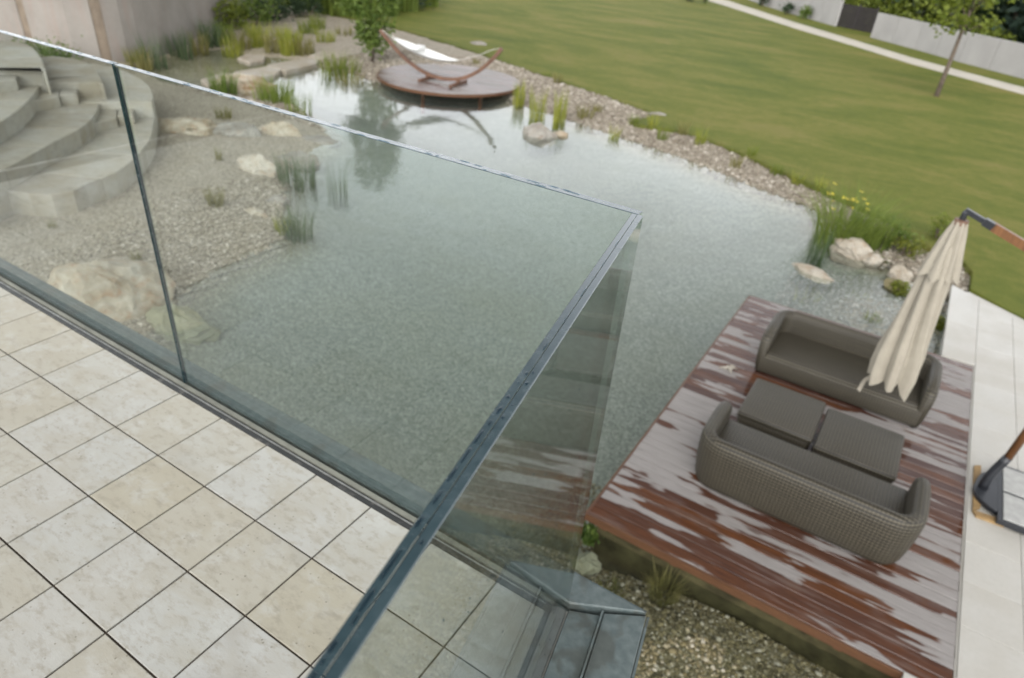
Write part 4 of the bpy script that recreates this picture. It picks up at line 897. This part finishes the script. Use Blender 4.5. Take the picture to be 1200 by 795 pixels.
def tuft(pxy, z, n, h, spread, lean, m, label, wdt=0.014, name='reed_clump', cat='reeds', group='reed and grass clumps in and around the pond', flowers=0, seed=1):
    c = px(*pxy, z); rs = random.Random(seed); z0 = min(z, ground(c[0], c[1]))
    V, Fq = blades(n, (c[0], c[1], z0-0.02), h+(z-z0), spread, lean, wdt, rs)
    root = empty(name, (float(c[0]), float(c[1]), z0), label=label, cat=cat, group=group)
    np_mesh('leaves', V, Fq, MAT[m], root, org=(c[0], c[1], z0))
    if flowers:
        mm = MB()
        for i in range(flowers):
            a = rs.uniform(0, 6.28); r_ = spread*1.1*math.sqrt(rs.random()); q = Vector((c[0]+r_*math.cos(a), c[1]+r_*math.sin(a), z0+(h+z-z0)*rs.uniform(0.62, 0.95)))
            for k in range(5):
                b = rs.uniform(0, 6.28); d = Vector((math.cos(b), math.sin(b), rs.uniform(-.3, .8)))*0.035; e = Vector((-math.sin(b), math.cos(b), 0))*0.02
                mm.add([q, q+d+e, q+d*1.5, q+d-e], [(0, 1, 2, 3)])
        mm.build('flowers', MAT['flower'], root)
    return root
k = 0
for a in [
    ((985, 284), -3.74, 430, 1.25, 0.55, 0.8, 'reed', 'tall bright green reeds with yellow flowers behind the cream boulder', 0.016, 'reed_clump', 'reeds', None, 16),
    ((1018, 288), -3.70, 320, 0.8, 0.42, 0.4, 'reed', 'shorter green reeds right of the tall flowering ones on the bank', 0.015),
    ((957, 300), -3.75, 90, 0.62, 0.16, 0.25, 'reed_grey', 'thin grey green reeds standing in water left of the flowering reeds', 0.012),
    ((607, 124), -3.75, 46, 0.85, 0.20, 0.16, 'iris', 'yellow green iris clump beside the rim of the round platform', 0.034, 'iris_clump', 'irises'),
    ((629, 139), -3.75, 54, 1.0, 0.24, 0.18, 'iris', 'yellow green iris clump directly behind the pointed grey rock', 0.034, 'iris_clump', 'irises'),
    ((655, 143), -3.75, 50, 1.05, 0.2, 0.16, 'iris', 'tallest yellow iris clump, right of the pointed grey rock', 0.034, 'iris_clump', 'irises'),
    ((685, 138), -3.68, 60, 0.5, 0.3, 0.5, 'olivegrass', 'low olive grass tuft on the bank right of the irises', 0.02),
    ((348, 214), -3.75, 120, 0.7, 0.42, 0.25, 'reed_grey', 'dark green reeds in front of the dark grey rock in the water', 0.02),
    ((395, 222), -3.75, 34, 0.62, 0.22, 0.10, 'reed_grey', 'sparse grey green reeds standing furthest out in the water', 0.016),
    ((347, 274), -3.75, 90, 0.62, 0.3, 0.28, 'reed_grey', 'nearest green reeds in the water below the small grey stone', 0.016),
    ((330, 272), -3.73, 60, 0.34, 0.14, 0.25, 'iris', 'short yellowish reeds at the gravel edge beside the nearest reeds', 0.014),
    ((254, 242), -3.60, 110, 0.42, 0.16, 0.35, 'olivegrass', 'yellowish grass tuft alone on the dry gravel', 0.012, 'grass_tuft', 'grass'),
    ((263, 141), -3.58, 70, 0.42, 0.2, 0.3, 'olivegrass', 'faint green tuft on the gravel above the grey flat rock', 0.014, 'grass_tuft', 'grass'),
    ((152, 213), -3.56, 60, 0.36, 0.14, 0.3, 'leaf', 'green tuft growing at the foot of the lowest stone tier', 0.014, 'grass_tuft', 'grass'),
    ((160, 305), -3.60, 50, 0.2, 0.09, 0.3, 'olivegrass', 'tiny green tuft on the gravel behind the large ochre boulder', 0.009, 'grass_tuft', 'grass'),
    ((62, 268), -3.57, 40, 0.2, 0.08, 0.3, 'olivegrass', 'tiny tuft on the gravel under the cut corner of the lowest tier', 0.009, 'grass_tuft', 'grass'),
    ((258, 190), -3.59, 36, 0.4, 0.08, 0.15, 'olivegrass', 'thin upright tuft in the middle of the dry gravel', 0.012, 'grass_tuft', 'grass'),
    ((262, 104), -3.62, 110, 0.65, 0.4, 0.4, 'leaf', 'leafy green clump left of the big tan boulder above the glass edge', 0.03),
    ((322, 118), -3.70, 190, 0.75, 0.6, 0.4, 'reed', 'bright green grassy clump right of the big tan boulder', 0.025),
    ((350, 135), -3.75, 60, 0.75, 0.4, 0.2, 'reed', 'green reeds in the water just behind the glass top edge', 0.02),
    ((398, 84), -3.68, 160, 0.75, 0.75, 0.4, 'leaf_lime', 'lime green marsh plants on the spit left of the young tree', 0.03),
    ((410, 96), -3.74, 90, 0.42, 0.45, 0.5, 'olivegrass', 'yellowish marsh plants at the tip of the spit in the water', 0.03),
    ((770, 455+310), -3.98, 1, 0.01, 0.01, 0.1, 'moss', '', 0.01)]:
    if not a[7]: continue
    k += 1; kw = dict(zip(('wdt', 'name', 'cat', 'group', 'flowers'), a[8:])); kw = {q: v_ for q, v_ in kw.items() if v_ is not None}
    tuft(*a[:8], seed=100+k, **kw)
for i, (q, h, n_, m, lb) in enumerate([
    ((165, 78), 0.7, 70, 'olivegrass', 'dry reeds at the left end of the reed pool under the pink wall'),
    ((180, 74), 1.0, 80, 'reed_grey', 'dark upright reeds against the foot of the pink wall'),
    ((213, 62), 0.9, 90, 'reed_grey', 'grey green reeds where the pink wall meets the reed pool'),
    ((246, 52), 1.0, 120, 'reed_grey', 'bushy dark reeds near the far end of the pink wall'),
    ((264, 50), 0.9, 110, 'reed', 'green reeds next to the far end of the pink wall'),
    ((282, 56), 0.8, 90, 'olivegrass', 'olive reeds at the back of the reed pool'),
    ((305, 55), 1.0, 120, 'iris', 'yellow green reeds at the back of the reed pool above the stepping stone'),
    ((322, 60), 0.8, 110, 'olivegrass', 'olive clump between the two yellow green reed groups'),
    ((341, 62), 1.0, 140, 'iris', 'dense yellow green reeds behind the stone crossing'),
    ((357, 63), 0.8, 110, 'olivegrass', 'olive reeds at the far end of the stone crossing'),
    ((382, 52), 0.7, 90, 'iris', 'single yellow tuft on the gravel above the crossing'),
    ((362, 42), 0.8, 100, 'leaf_lime', 'lime green tuft in the middle of the far gravel'),
    ((372, 36), 0.8, 100, 'leaf_lime', 'lime green tuft on the far gravel nearest the tall grass'),
    ((404, 44), 0.6, 60, 'olivegrass', 'faint tuft on the far gravel left of the young tree'),
    ((232, 58), 0.7, 80, 'olivegrass', 'low olive reeds between the two dark reed groups at the wall'),
    ((296, 44), 0.6, 90, 'leaf_lime', 'lime leafy clump on the far gravel just past the wall end'),
    ((331, 46), 0.7, 90, 'iris', 'yellow tuft behind the olive clump on the far gravel'),
    ((345, 50), 0.6, 80, 'leaf_lime', 'lime tuft behind the dense yellow green reeds'),
    ((272, 60), 0.6, 80, 'iris', 'short yellow reeds in the pool left of the stepping stone'),
    ((160, 70), 0.5, 60, 'leaf_lime', 'small lime plant beside the wall foot at the glass edge')]):
    tuft(q, -3.62, n_, h, 0.42, 0.3, m, lb, wdt=0.03, seed=300+i)
for i, (q, h, m, lb) in enumerate([
    ((742, 145), 0.35, 'leaf_lime', 'lime tuft at the notch of the lawn edge'),
    ((765, 150), 0.5, 'iris', 'yellow green tuft just right of the lawn notch'),
    ((777, 160), 0.4, 'leaf_lime', 'green tuft on the gravel below the lawn edge'),
    ((800, 158), 0.55, 'olivegrass', 'reddish yellow tuft on the lawn edge in the middle of the bank'),
    ((820, 168), 0.55, 'iris', 'yellow tuft on the bank right of the reddish one'),
    ((909, 203), 0.3, 'leaf_lime', 'small tuft on the bank above the bright water'),
    ((934, 213), 0.3, 'iris', 'small yellow tuft on the bank left of the tall reeds'),
    ((700, 130), 0.3, 'olivegrass', 'dry tuft on the bank between the irises and the lawn notch'),
    ((720, 155), 0.25, 'iris', 'small yellow tuft at the waterline below the lawn notch'),
    ((862, 192), 0.3, 'olivegrass', 'dry tuft in the middle of the narrow gravel bank'),
    ((880, 184), 0.35, 'leaf_lime', 'lime tuft on the lawn edge above the bright water'),
    ((960, 222), 0.4, 'iris', 'yellow green tuft on the lawn edge behind the tall reeds'),
    ((640, 92), 0.3, 'leaf_lime', 'small lime tuft on the gravel right of the platform rim'),
    ((558, 76), 0.3, 'olivegrass', 'dry tuft on the gravel behind the round platform'),
    ((653, 98), 0.5, 'olivegrass', 'thin tuft on the lawn edge right of the platform')]):
    tuft(q, -3.56, 46, h, 0.16, 0.4, m, lb, wdt=0.016, name='grass_tuft', cat='grass', seed=400+i)
for i, (q, z_, n_, h, s_, m, lb) in enumerate([
    ((779, 690), -3.76, 170, 0.15, 0.12, 'olivegrass', 'wispy yellow green water weed under the deck fascia'),
    ((716, 690), -3.95, 60, 0.10, 0.12, 'moss', 'small mossy patch in the gravel near the ledge corner'),
    ((815, 792), -3.92, 30, 0.12, 0.08, 'leaf_lime', 'tiny lime plant in the gravel at the bottom edge of the view'),
    ((1022, 375), -3.78, 60, 0.16, 0.16, 'leaf_lime', 'lime water plant in the shallows behind the far sofa'),
    ((948, 342), -3.85, 24, 0.14, 0.25, 'iris', 'thin water plant in the shallows left of the far sofa back'),
    ((1008, 350), -3.82, 24, 0.12, 0.18, 'iris', 'scattered yellow water plant in the shallows below the cream boulder')]):
    tuft(q, z_, n_, h, s_, 0.6, m, lb, wdt=0.006, name='water_plant', cat='water plant', group='small water plants in the shallows', seed=500+i)

def leaves(n, sampler, size, rs, flat=0.5):
    V, Fq = [], []
    for i in range(n):
        p = sampler(rs); a = rs.uniform(0, 6.28); el = rs.uniform(-0.9, 0.9); d = Vector((math.cos(a)*math.cos(el), math.sin(a)*math.cos(el), math.sin(el))); e = d.cross(Vector((rs.uniform(-1, 1), rs.uniform(-1, 1), rs.uniform(-1, 1)))).normalized()
        s = size*rs.uniform(0.6, 1.3); n0 = len(V); p = Vector(p)
        V += [tuple(p-d*s*0.5), tuple(p+e*s*0.28), tuple(p+d*s*0.5), tuple(p-e*s*0.28)]; Fq.append((n0, n0+1, n0+2, n0+3))
    return V, Fq
def crown_sampler(c, rad, clumps, rs, cr):
    cl = []
    for i in range(clumps):
        while True:
            q = Vector((rs.uniform(-1, 1), rs.uniform(-1, 1), rs.uniform(-1, 1)))
            if 0.25 < q.length < 1: break
        cl.append((Vector((c[0]+q.x*rad[0], c[1]+q.y*rad[1], c[2]+q.z*rad[2])), cr*rs.uniform(0.6, 1.3)))
    def f(r_):
        p, s = r_.choice(cl); q = Vector((r_.gauss(0, 1), r_.gauss(0, 1), r_.gauss(0, 0.8)))*0.45*s; return p+q
    return f, cl
def tree(loc, h, rad, trunk_h, m, label, n=1500, size=0.2, clumps=26, cr=0.6, tr=0.08, name='tree', cat='tree', group=None, seed=1, limbs=9):
    rs = random.Random(seed); root = empty(name, loc, label=label, cat=cat, group=group); x0, y0, z0 = loc
    ch_ = (h-trunk_h)/2; c = (x0, y0, z0+trunk_h+ch_)
    f, cl = crown_sampler(c, (rad, rad, ch_), clumps, rs, cr)
    tp = [(x0+rs.uniform(-.02, .02)*h*0.3*i/4, y0+rs.uniform(-.02, .02)*h*0.3*i/4, z0-0.1+(h*0.85+0.1)*i/4) for i in range(5)]
    MB().tube(tp, [tr*1.3, tr, tr*0.8, tr*0.5, tr*0.15], 8).build('trunk', MAT['bark'], root, smooth=True)
    mb = MB()
    for p, s in cl[:limbs]:
        zz = min(max(p.z-0.35*math.hypot(p.x-x0, p.y-y0)-0.2, z0+trunk_h*0.85), z0+h*0.8); b = Vector((x0, y0, zz)); mb.tube([b, b.lerp(p, 0.5)+Vector((0, 0, 0.06*h*0.3)), p], [tr*0.4, tr*0.25, tr*0.06], 5)
    mb.build('limbs', MAT['bark'], root)
    V, Fq = leaves(n, f, size, rs)
    np_mesh('crown', V, Fq, MAT[m], root, org=loc)
    return root
def shrub(loc, h, rad, m, label, n=700, size=0.12, name='shrub', cat='shrub', group=None, seed=1, clumps=14, cr=None):
    rs = random.Random(seed); root = empty(name, loc, label=label, cat=cat, group=group); x0, y0, z0 = loc
    f, cl = crown_sampler((x0, y0, z0+h*0.52), (rad*0.85, rad*0.85, h*0.45), clumps, rs, cr or rad*0.55)
    mb = MB()
    for p, s in cl[:8]: mb.tube([(x0, y0, z0-0.05), Vector((x0, y0, z0)).lerp(p, 0.55)+Vector((0, 0, 0.1*h)), p], [0.02, 0.014, 0.005], 5)
    mb.build('stems', MAT['bark'], root)
    def g(r_):
        p = f(r_); return Vector((p.x, p.y, max(p.z, z0+0.02)))
    V, Fq = leaves(n, g, size, rs); np_mesh('foliage', V, Fq, MAT[m], root, org=loc)
    return root
def on(x_, y_, z_=ZL): q = px(x_, y_, z_); return (float(q[0]), float(q[1]), z_)

# bank herbs near the tall reeds and behind the parasol
for i, (q, h, r_, m, lb) in enumerate([
    ((1038, 290), 0.62, 0.42, 'leaf', 'leafy green herb on the bank right of the reeds'),
    ((1060, 303), 0.45, 0.36, 'moss', 'low mossy green plant on the bank above the half hidden cream stone'),
    ((1096, 284), 0.6, 0.3, 'leaf_lime', 'yellow green herb on the lawn edge left of the parasol top'),
    ((1030, 312), 0.16, 0.15, 'moss', 'small bright cushion plant beside the smaller cream stone'),
    ((1052, 345), 0.22, 0.22, 'moss', 'mossy plant on the dark stone beside the parasol canopy'),
    ((1100, 385), 0.24, 0.16, 'moss', 'moss cushion growing against the white paving edge'),
    ((1097, 355), 0.25, 0.14, 'leaf', 'green plant against the corner of the white paving'),
    ((688, 630), 0.16, 0.13, 'leaf', 'small dark green plant under the near corner of the deck')]):
    zz = ground(*P2(*q, -3.65)); zz = max(zz, -3.9); p = px(*q, zz)
    shrub((float(p[0]), float(p[1]), zz), h, r_, m, lb, n=620, size=0.065, name='herb', cat='herb', group='leafy herbs on the pond bank', seed=600+i, clumps=12)
# young tree by the platform
tree(on(437, 71), 4.9, 0.95, 0.15, 'leaf', 'young upright leafy tree standing at the left edge of the round platform', n=5200, size=0.19, clumps=70, cr=0.42, tr=0.05, seed=21)
# far planting: tall grass and shrubs behind the gravel
for i, (q, h, r_, m, lb) in enumerate([
    ((276, 34), 1.3, 1.0, 'leaf_lime', 'bright green shrub at the far end of the pink wall'),
    ((300, 30), 1.4, 1.0, 'leaf', 'green shrub in front of the brown boulder in the far planting'),
    ((318, 24), 1.0, 0.9, 'leaf_dark', 'dark low shrub between the far boulders'),
    ((362, 20), 1.0, 0.9, 'leaf_dark', 'dark shrub right of the grey far boulder')]):
    shrub(on(*q), h, r_, m, lb, n=900, size=0.16, group='shrubs of the far planting', seed=640+i)
for i in range(9):
    x_ = 300+i*24; q = on(x_, 8+i*2.2 if i < 6 else 20-(i-6)*6)
    where = ('first', 'second', 'third', 'fourth', 'fifth', 'sixth', 'seventh', 'eighth', 'ninth')[i]
    tuft((x_, 6+i*2.6 if i < 6 else 22-(i-5)*5), -3.52, 420, 2.0+0.25*math.sin(i*2.1), 1.15, 0.35, 'reed' if i % 3 else 'leaf', where+' tall green grass clump from the left, behind the far gravel', wdt=0.07, name='tall_grass', cat='tall grass', group='tall grass behind the far gravel', seed=660+i)
for i, (q, h, r_, m, lb) in enumerate([
    ((470, 10), 1.9, 1.6, 'leaf_blue', 'blue green shrub at the left end of the lawn behind the young tree'),
    ((448, 2), 2.2, 1.7, 'leaf_blue', 'larger blue green shrub behind the young tree crown'),
    ((492, -2), 1.8, 1.6, 'leaf_dark', 'dark shrub at the top edge left of the lawn')]):
    shrub(on(*q), h, r_, m, lb, n=1300, size=0.22, group='shrubs left of the lawn', seed=680+i, clumps=24)
# hedge strip above the tiers
hp0, hp1 = Vector((-23.2, 10.9)), Vector((-26.5, 10.2))
shrub((-23.3, 10.9, -3.5), 0.45, 0.9, 'leaf', 'clipped green low hedge behind the highest stone tier', n=1500, size=0.10, name='hedge', cat='hedge', seed=700)

# grass fringe along the lawn edge
V, Fq = [], []; rs = random.Random(5)
le = [tuple(p[:2]) for p in ledge]
for i in range(len(le)-1):
    a, b = Vector(le[i]), Vector(le[i+1]); L_ = (b-a).length
    for k in range(int(L_*70)):
        p = a.lerp(b, rs.random())+Vector((rs.gauss(0, 0.07), rs.gauss(0, 0.07)))
        v_, f_ = blades(1, (p.x, p.y, ZL-0.08), 0.16, 0.01, 0.8, 0.016, rs, seg=2); n0 = len(V); V += v_; Fq += [tuple(q+n0 for q in f) for f in f_]
np_mesh('grass_fringe', V, Fq, MAT['blade'], kind='stuff')

# ================================================================ FAR BOUNDARY
def bwall(pts, h, label, group):
    pts = [Vector(P2(*q, ZL)) for q in pts]; root = empty('boundary_wall', (*pts[0], ZL), label=label, cat='wall', group=group)
    for a, b in zip(pts[:-1], pts[1:]):
        n_ = int(max(1, round((b-a).length/2.6))); t_ = (b-a).normalized(); s_ = Vector((-t_.y, t_.x))
        for k in range(n_):
            p, q = a.lerp(b, k/n_)+t_*0.015, a.lerp(b, (k+1)/n_)-t_*0.015
            MB().prism([p-s_*0.1, q-s_*0.1, q+s_*0.1, p+s_*0.1], ZL-0.2, ZL+h, ch=0.015).build('wall_panel', MAT['whitewall'], root, origin=Vector((*p, ZL)))
    p, q = pts[0], pts[-1]
    return root
bwall([(840, -14), (903, 9), (979, 31)], 1.85, 'white boundary wall left of the dark gate, beyond the path', 'white boundary walls beyond the lawn')
bwall([(1021, 44), (1073, 58), (1124, 72.5), (1200, 92.5), (1330, 127)], 1.6, 'long white boundary wall right of the dark gate, under the trees', 'white boundary walls beyond the lawn')
ga, gb = Vector(P2(980, 31, ZL)), Vector(P2(1020, 39, ZL)); gate = empty('gate', (*ga, ZL), label='dark brown boarded gate set between the white boundary walls', cat='gate')
gt = (gb-ga).normalized()
for k in range(8): MB().bar((*(ga+gt*0.05), ZL+0.12+k*0.2), (*(gb-gt*0.05), ZL+0.12+k*0.2), 0.04, 0.18).build('board', MAT['gate'], gate)
for p in (ga, (ga+gb)/2, gb): MB().box(p.x-0.06, p.x+0.06, p.y-0.02, p.y+0.10, ZL-0.1, ZL+1.75).build('post', MAT['gate'], gate)
tree(on(1097, 113), 7.0, 1.9, 2.5, 'leaf_lime', 'young lawn tree with a thin trunk and sparse light green crown', n=2000, size=0.24, clumps=40, cr=0.6, tr=0.085, seed=33, limbs=20)
for i, (q, h, r_, m, lb) in enumerate([
    ((1000, 32), 3.0, 2.0, 'leaf_lime', 'yellow green bush behind the dark gate'),
    ((1030, 40), 2.6, 1.9, 'leaf_lime', 'yellow green bush right of the gate behind the long white wall'),
    ((1062, 50), 2.5, 2.2, 'leaf_lime', 'yellow green bush behind the long white wall, left of the lawn tree crown'),
    ((960, 18), 2.8, 1.9, 'leaf', 'mid green bush behind the end of the left white wall'),
    ((1150, 74), 1.7, 1.0, 'leaf_lime', 'small light bush behind the wall just right of the lawn tree trunk')]):
    p = on(*q); shrub((p[0], p[1]+3.2, ZL), h, r_, m, lb, n=1100, size=0.34, group='bushes behind the white boundary wall', seed=720+i, clumps=22)
for i, (q, dy, h, r_, m, lb) in enumerate([
    ((930, 8), 7, 7.5, 3.2, 'leaf_dark', 'dark tree behind the left white wall'),
    ((985, 24), 8, 8, 3.4, 'leaf_dark', 'dark tree behind the bushes at the gate'),
    ((1045, 44), 7, 8, 3.2, 'leaf_dark', 'dark tree behind the yellow green bushes'),
    ((1088, 56), 6, 8.5, 3.0, 'leaf_dark', 'dark tree directly behind the lawn tree crown'),
    ((1128, 66), 8, 9, 3.4, 'leaf_blue', 'blue green tree right of the lawn tree crown'),
    ((1165, 76), 6, 8.5, 3.0, 'leaf_dark', 'dark tree over the long white wall near the right edge'),
    ((1205, 86), 7, 9, 3.4, 'leaf_blue', 'blue green tree at the right edge over the white wall'),
    ((1260, 100), 7, 9, 3.6, 'leaf_dark', 'dark tree just outside the right edge over the wall'),
    ((1105, 60), 15, 12, 4.5, 'leaf_blue', 'tall blue green tree far behind the lawn tree'),
    ((1185, 78), 15, 12, 4.5, 'leaf_blue', 'tall blue green tree far behind the right end of the wall'),
    ((1020, 34), 16, 11, 4.5, 'leaf_blue', 'tall blue green tree far behind the gate'),
    ((1250, 95), 16, 12, 4.6, 'leaf_blue', 'tall blue green tree far beyond the right edge'),
    ((940, 14), 18, 11, 4.5, 'leaf_dark', 'tall dark tree far behind the left white wall')]):
    p = on(*q); tree((p[0]+0.05*dy, p[1]+dy, ZL), h, r_, 0.5, m, lb, n=2300, size=0.62, clumps=46, cr=1.5, tr=0.16, group='woodland trees beyond the boundary wall', seed=740+i, limbs=8)
for i, (q, h, m, lb) in enumerate([
    ((806, 2), 1.2, 'leaf_dark', 'dark shrub at the top edge left of the path'),
    ((826, 4), 1.0, 'leaf', 'green shrub at the top edge beside the start of the path'),
    ((893, 8), 1.3, 'leaf_dark', 'climber against the left white wall'),
    ((921, 17), 0.9, 'leaf_dark', 'small plant at the foot of the left white wall'),
    ((940, 22), 0.9, 'leaf', 'plant at the foot of the left white wall nearest the gate')]):
    shrub(on(*q), h, 0.55, m, lb, n=350, size=0.2, group='plants at the foot of the far wall', seed=780+i)
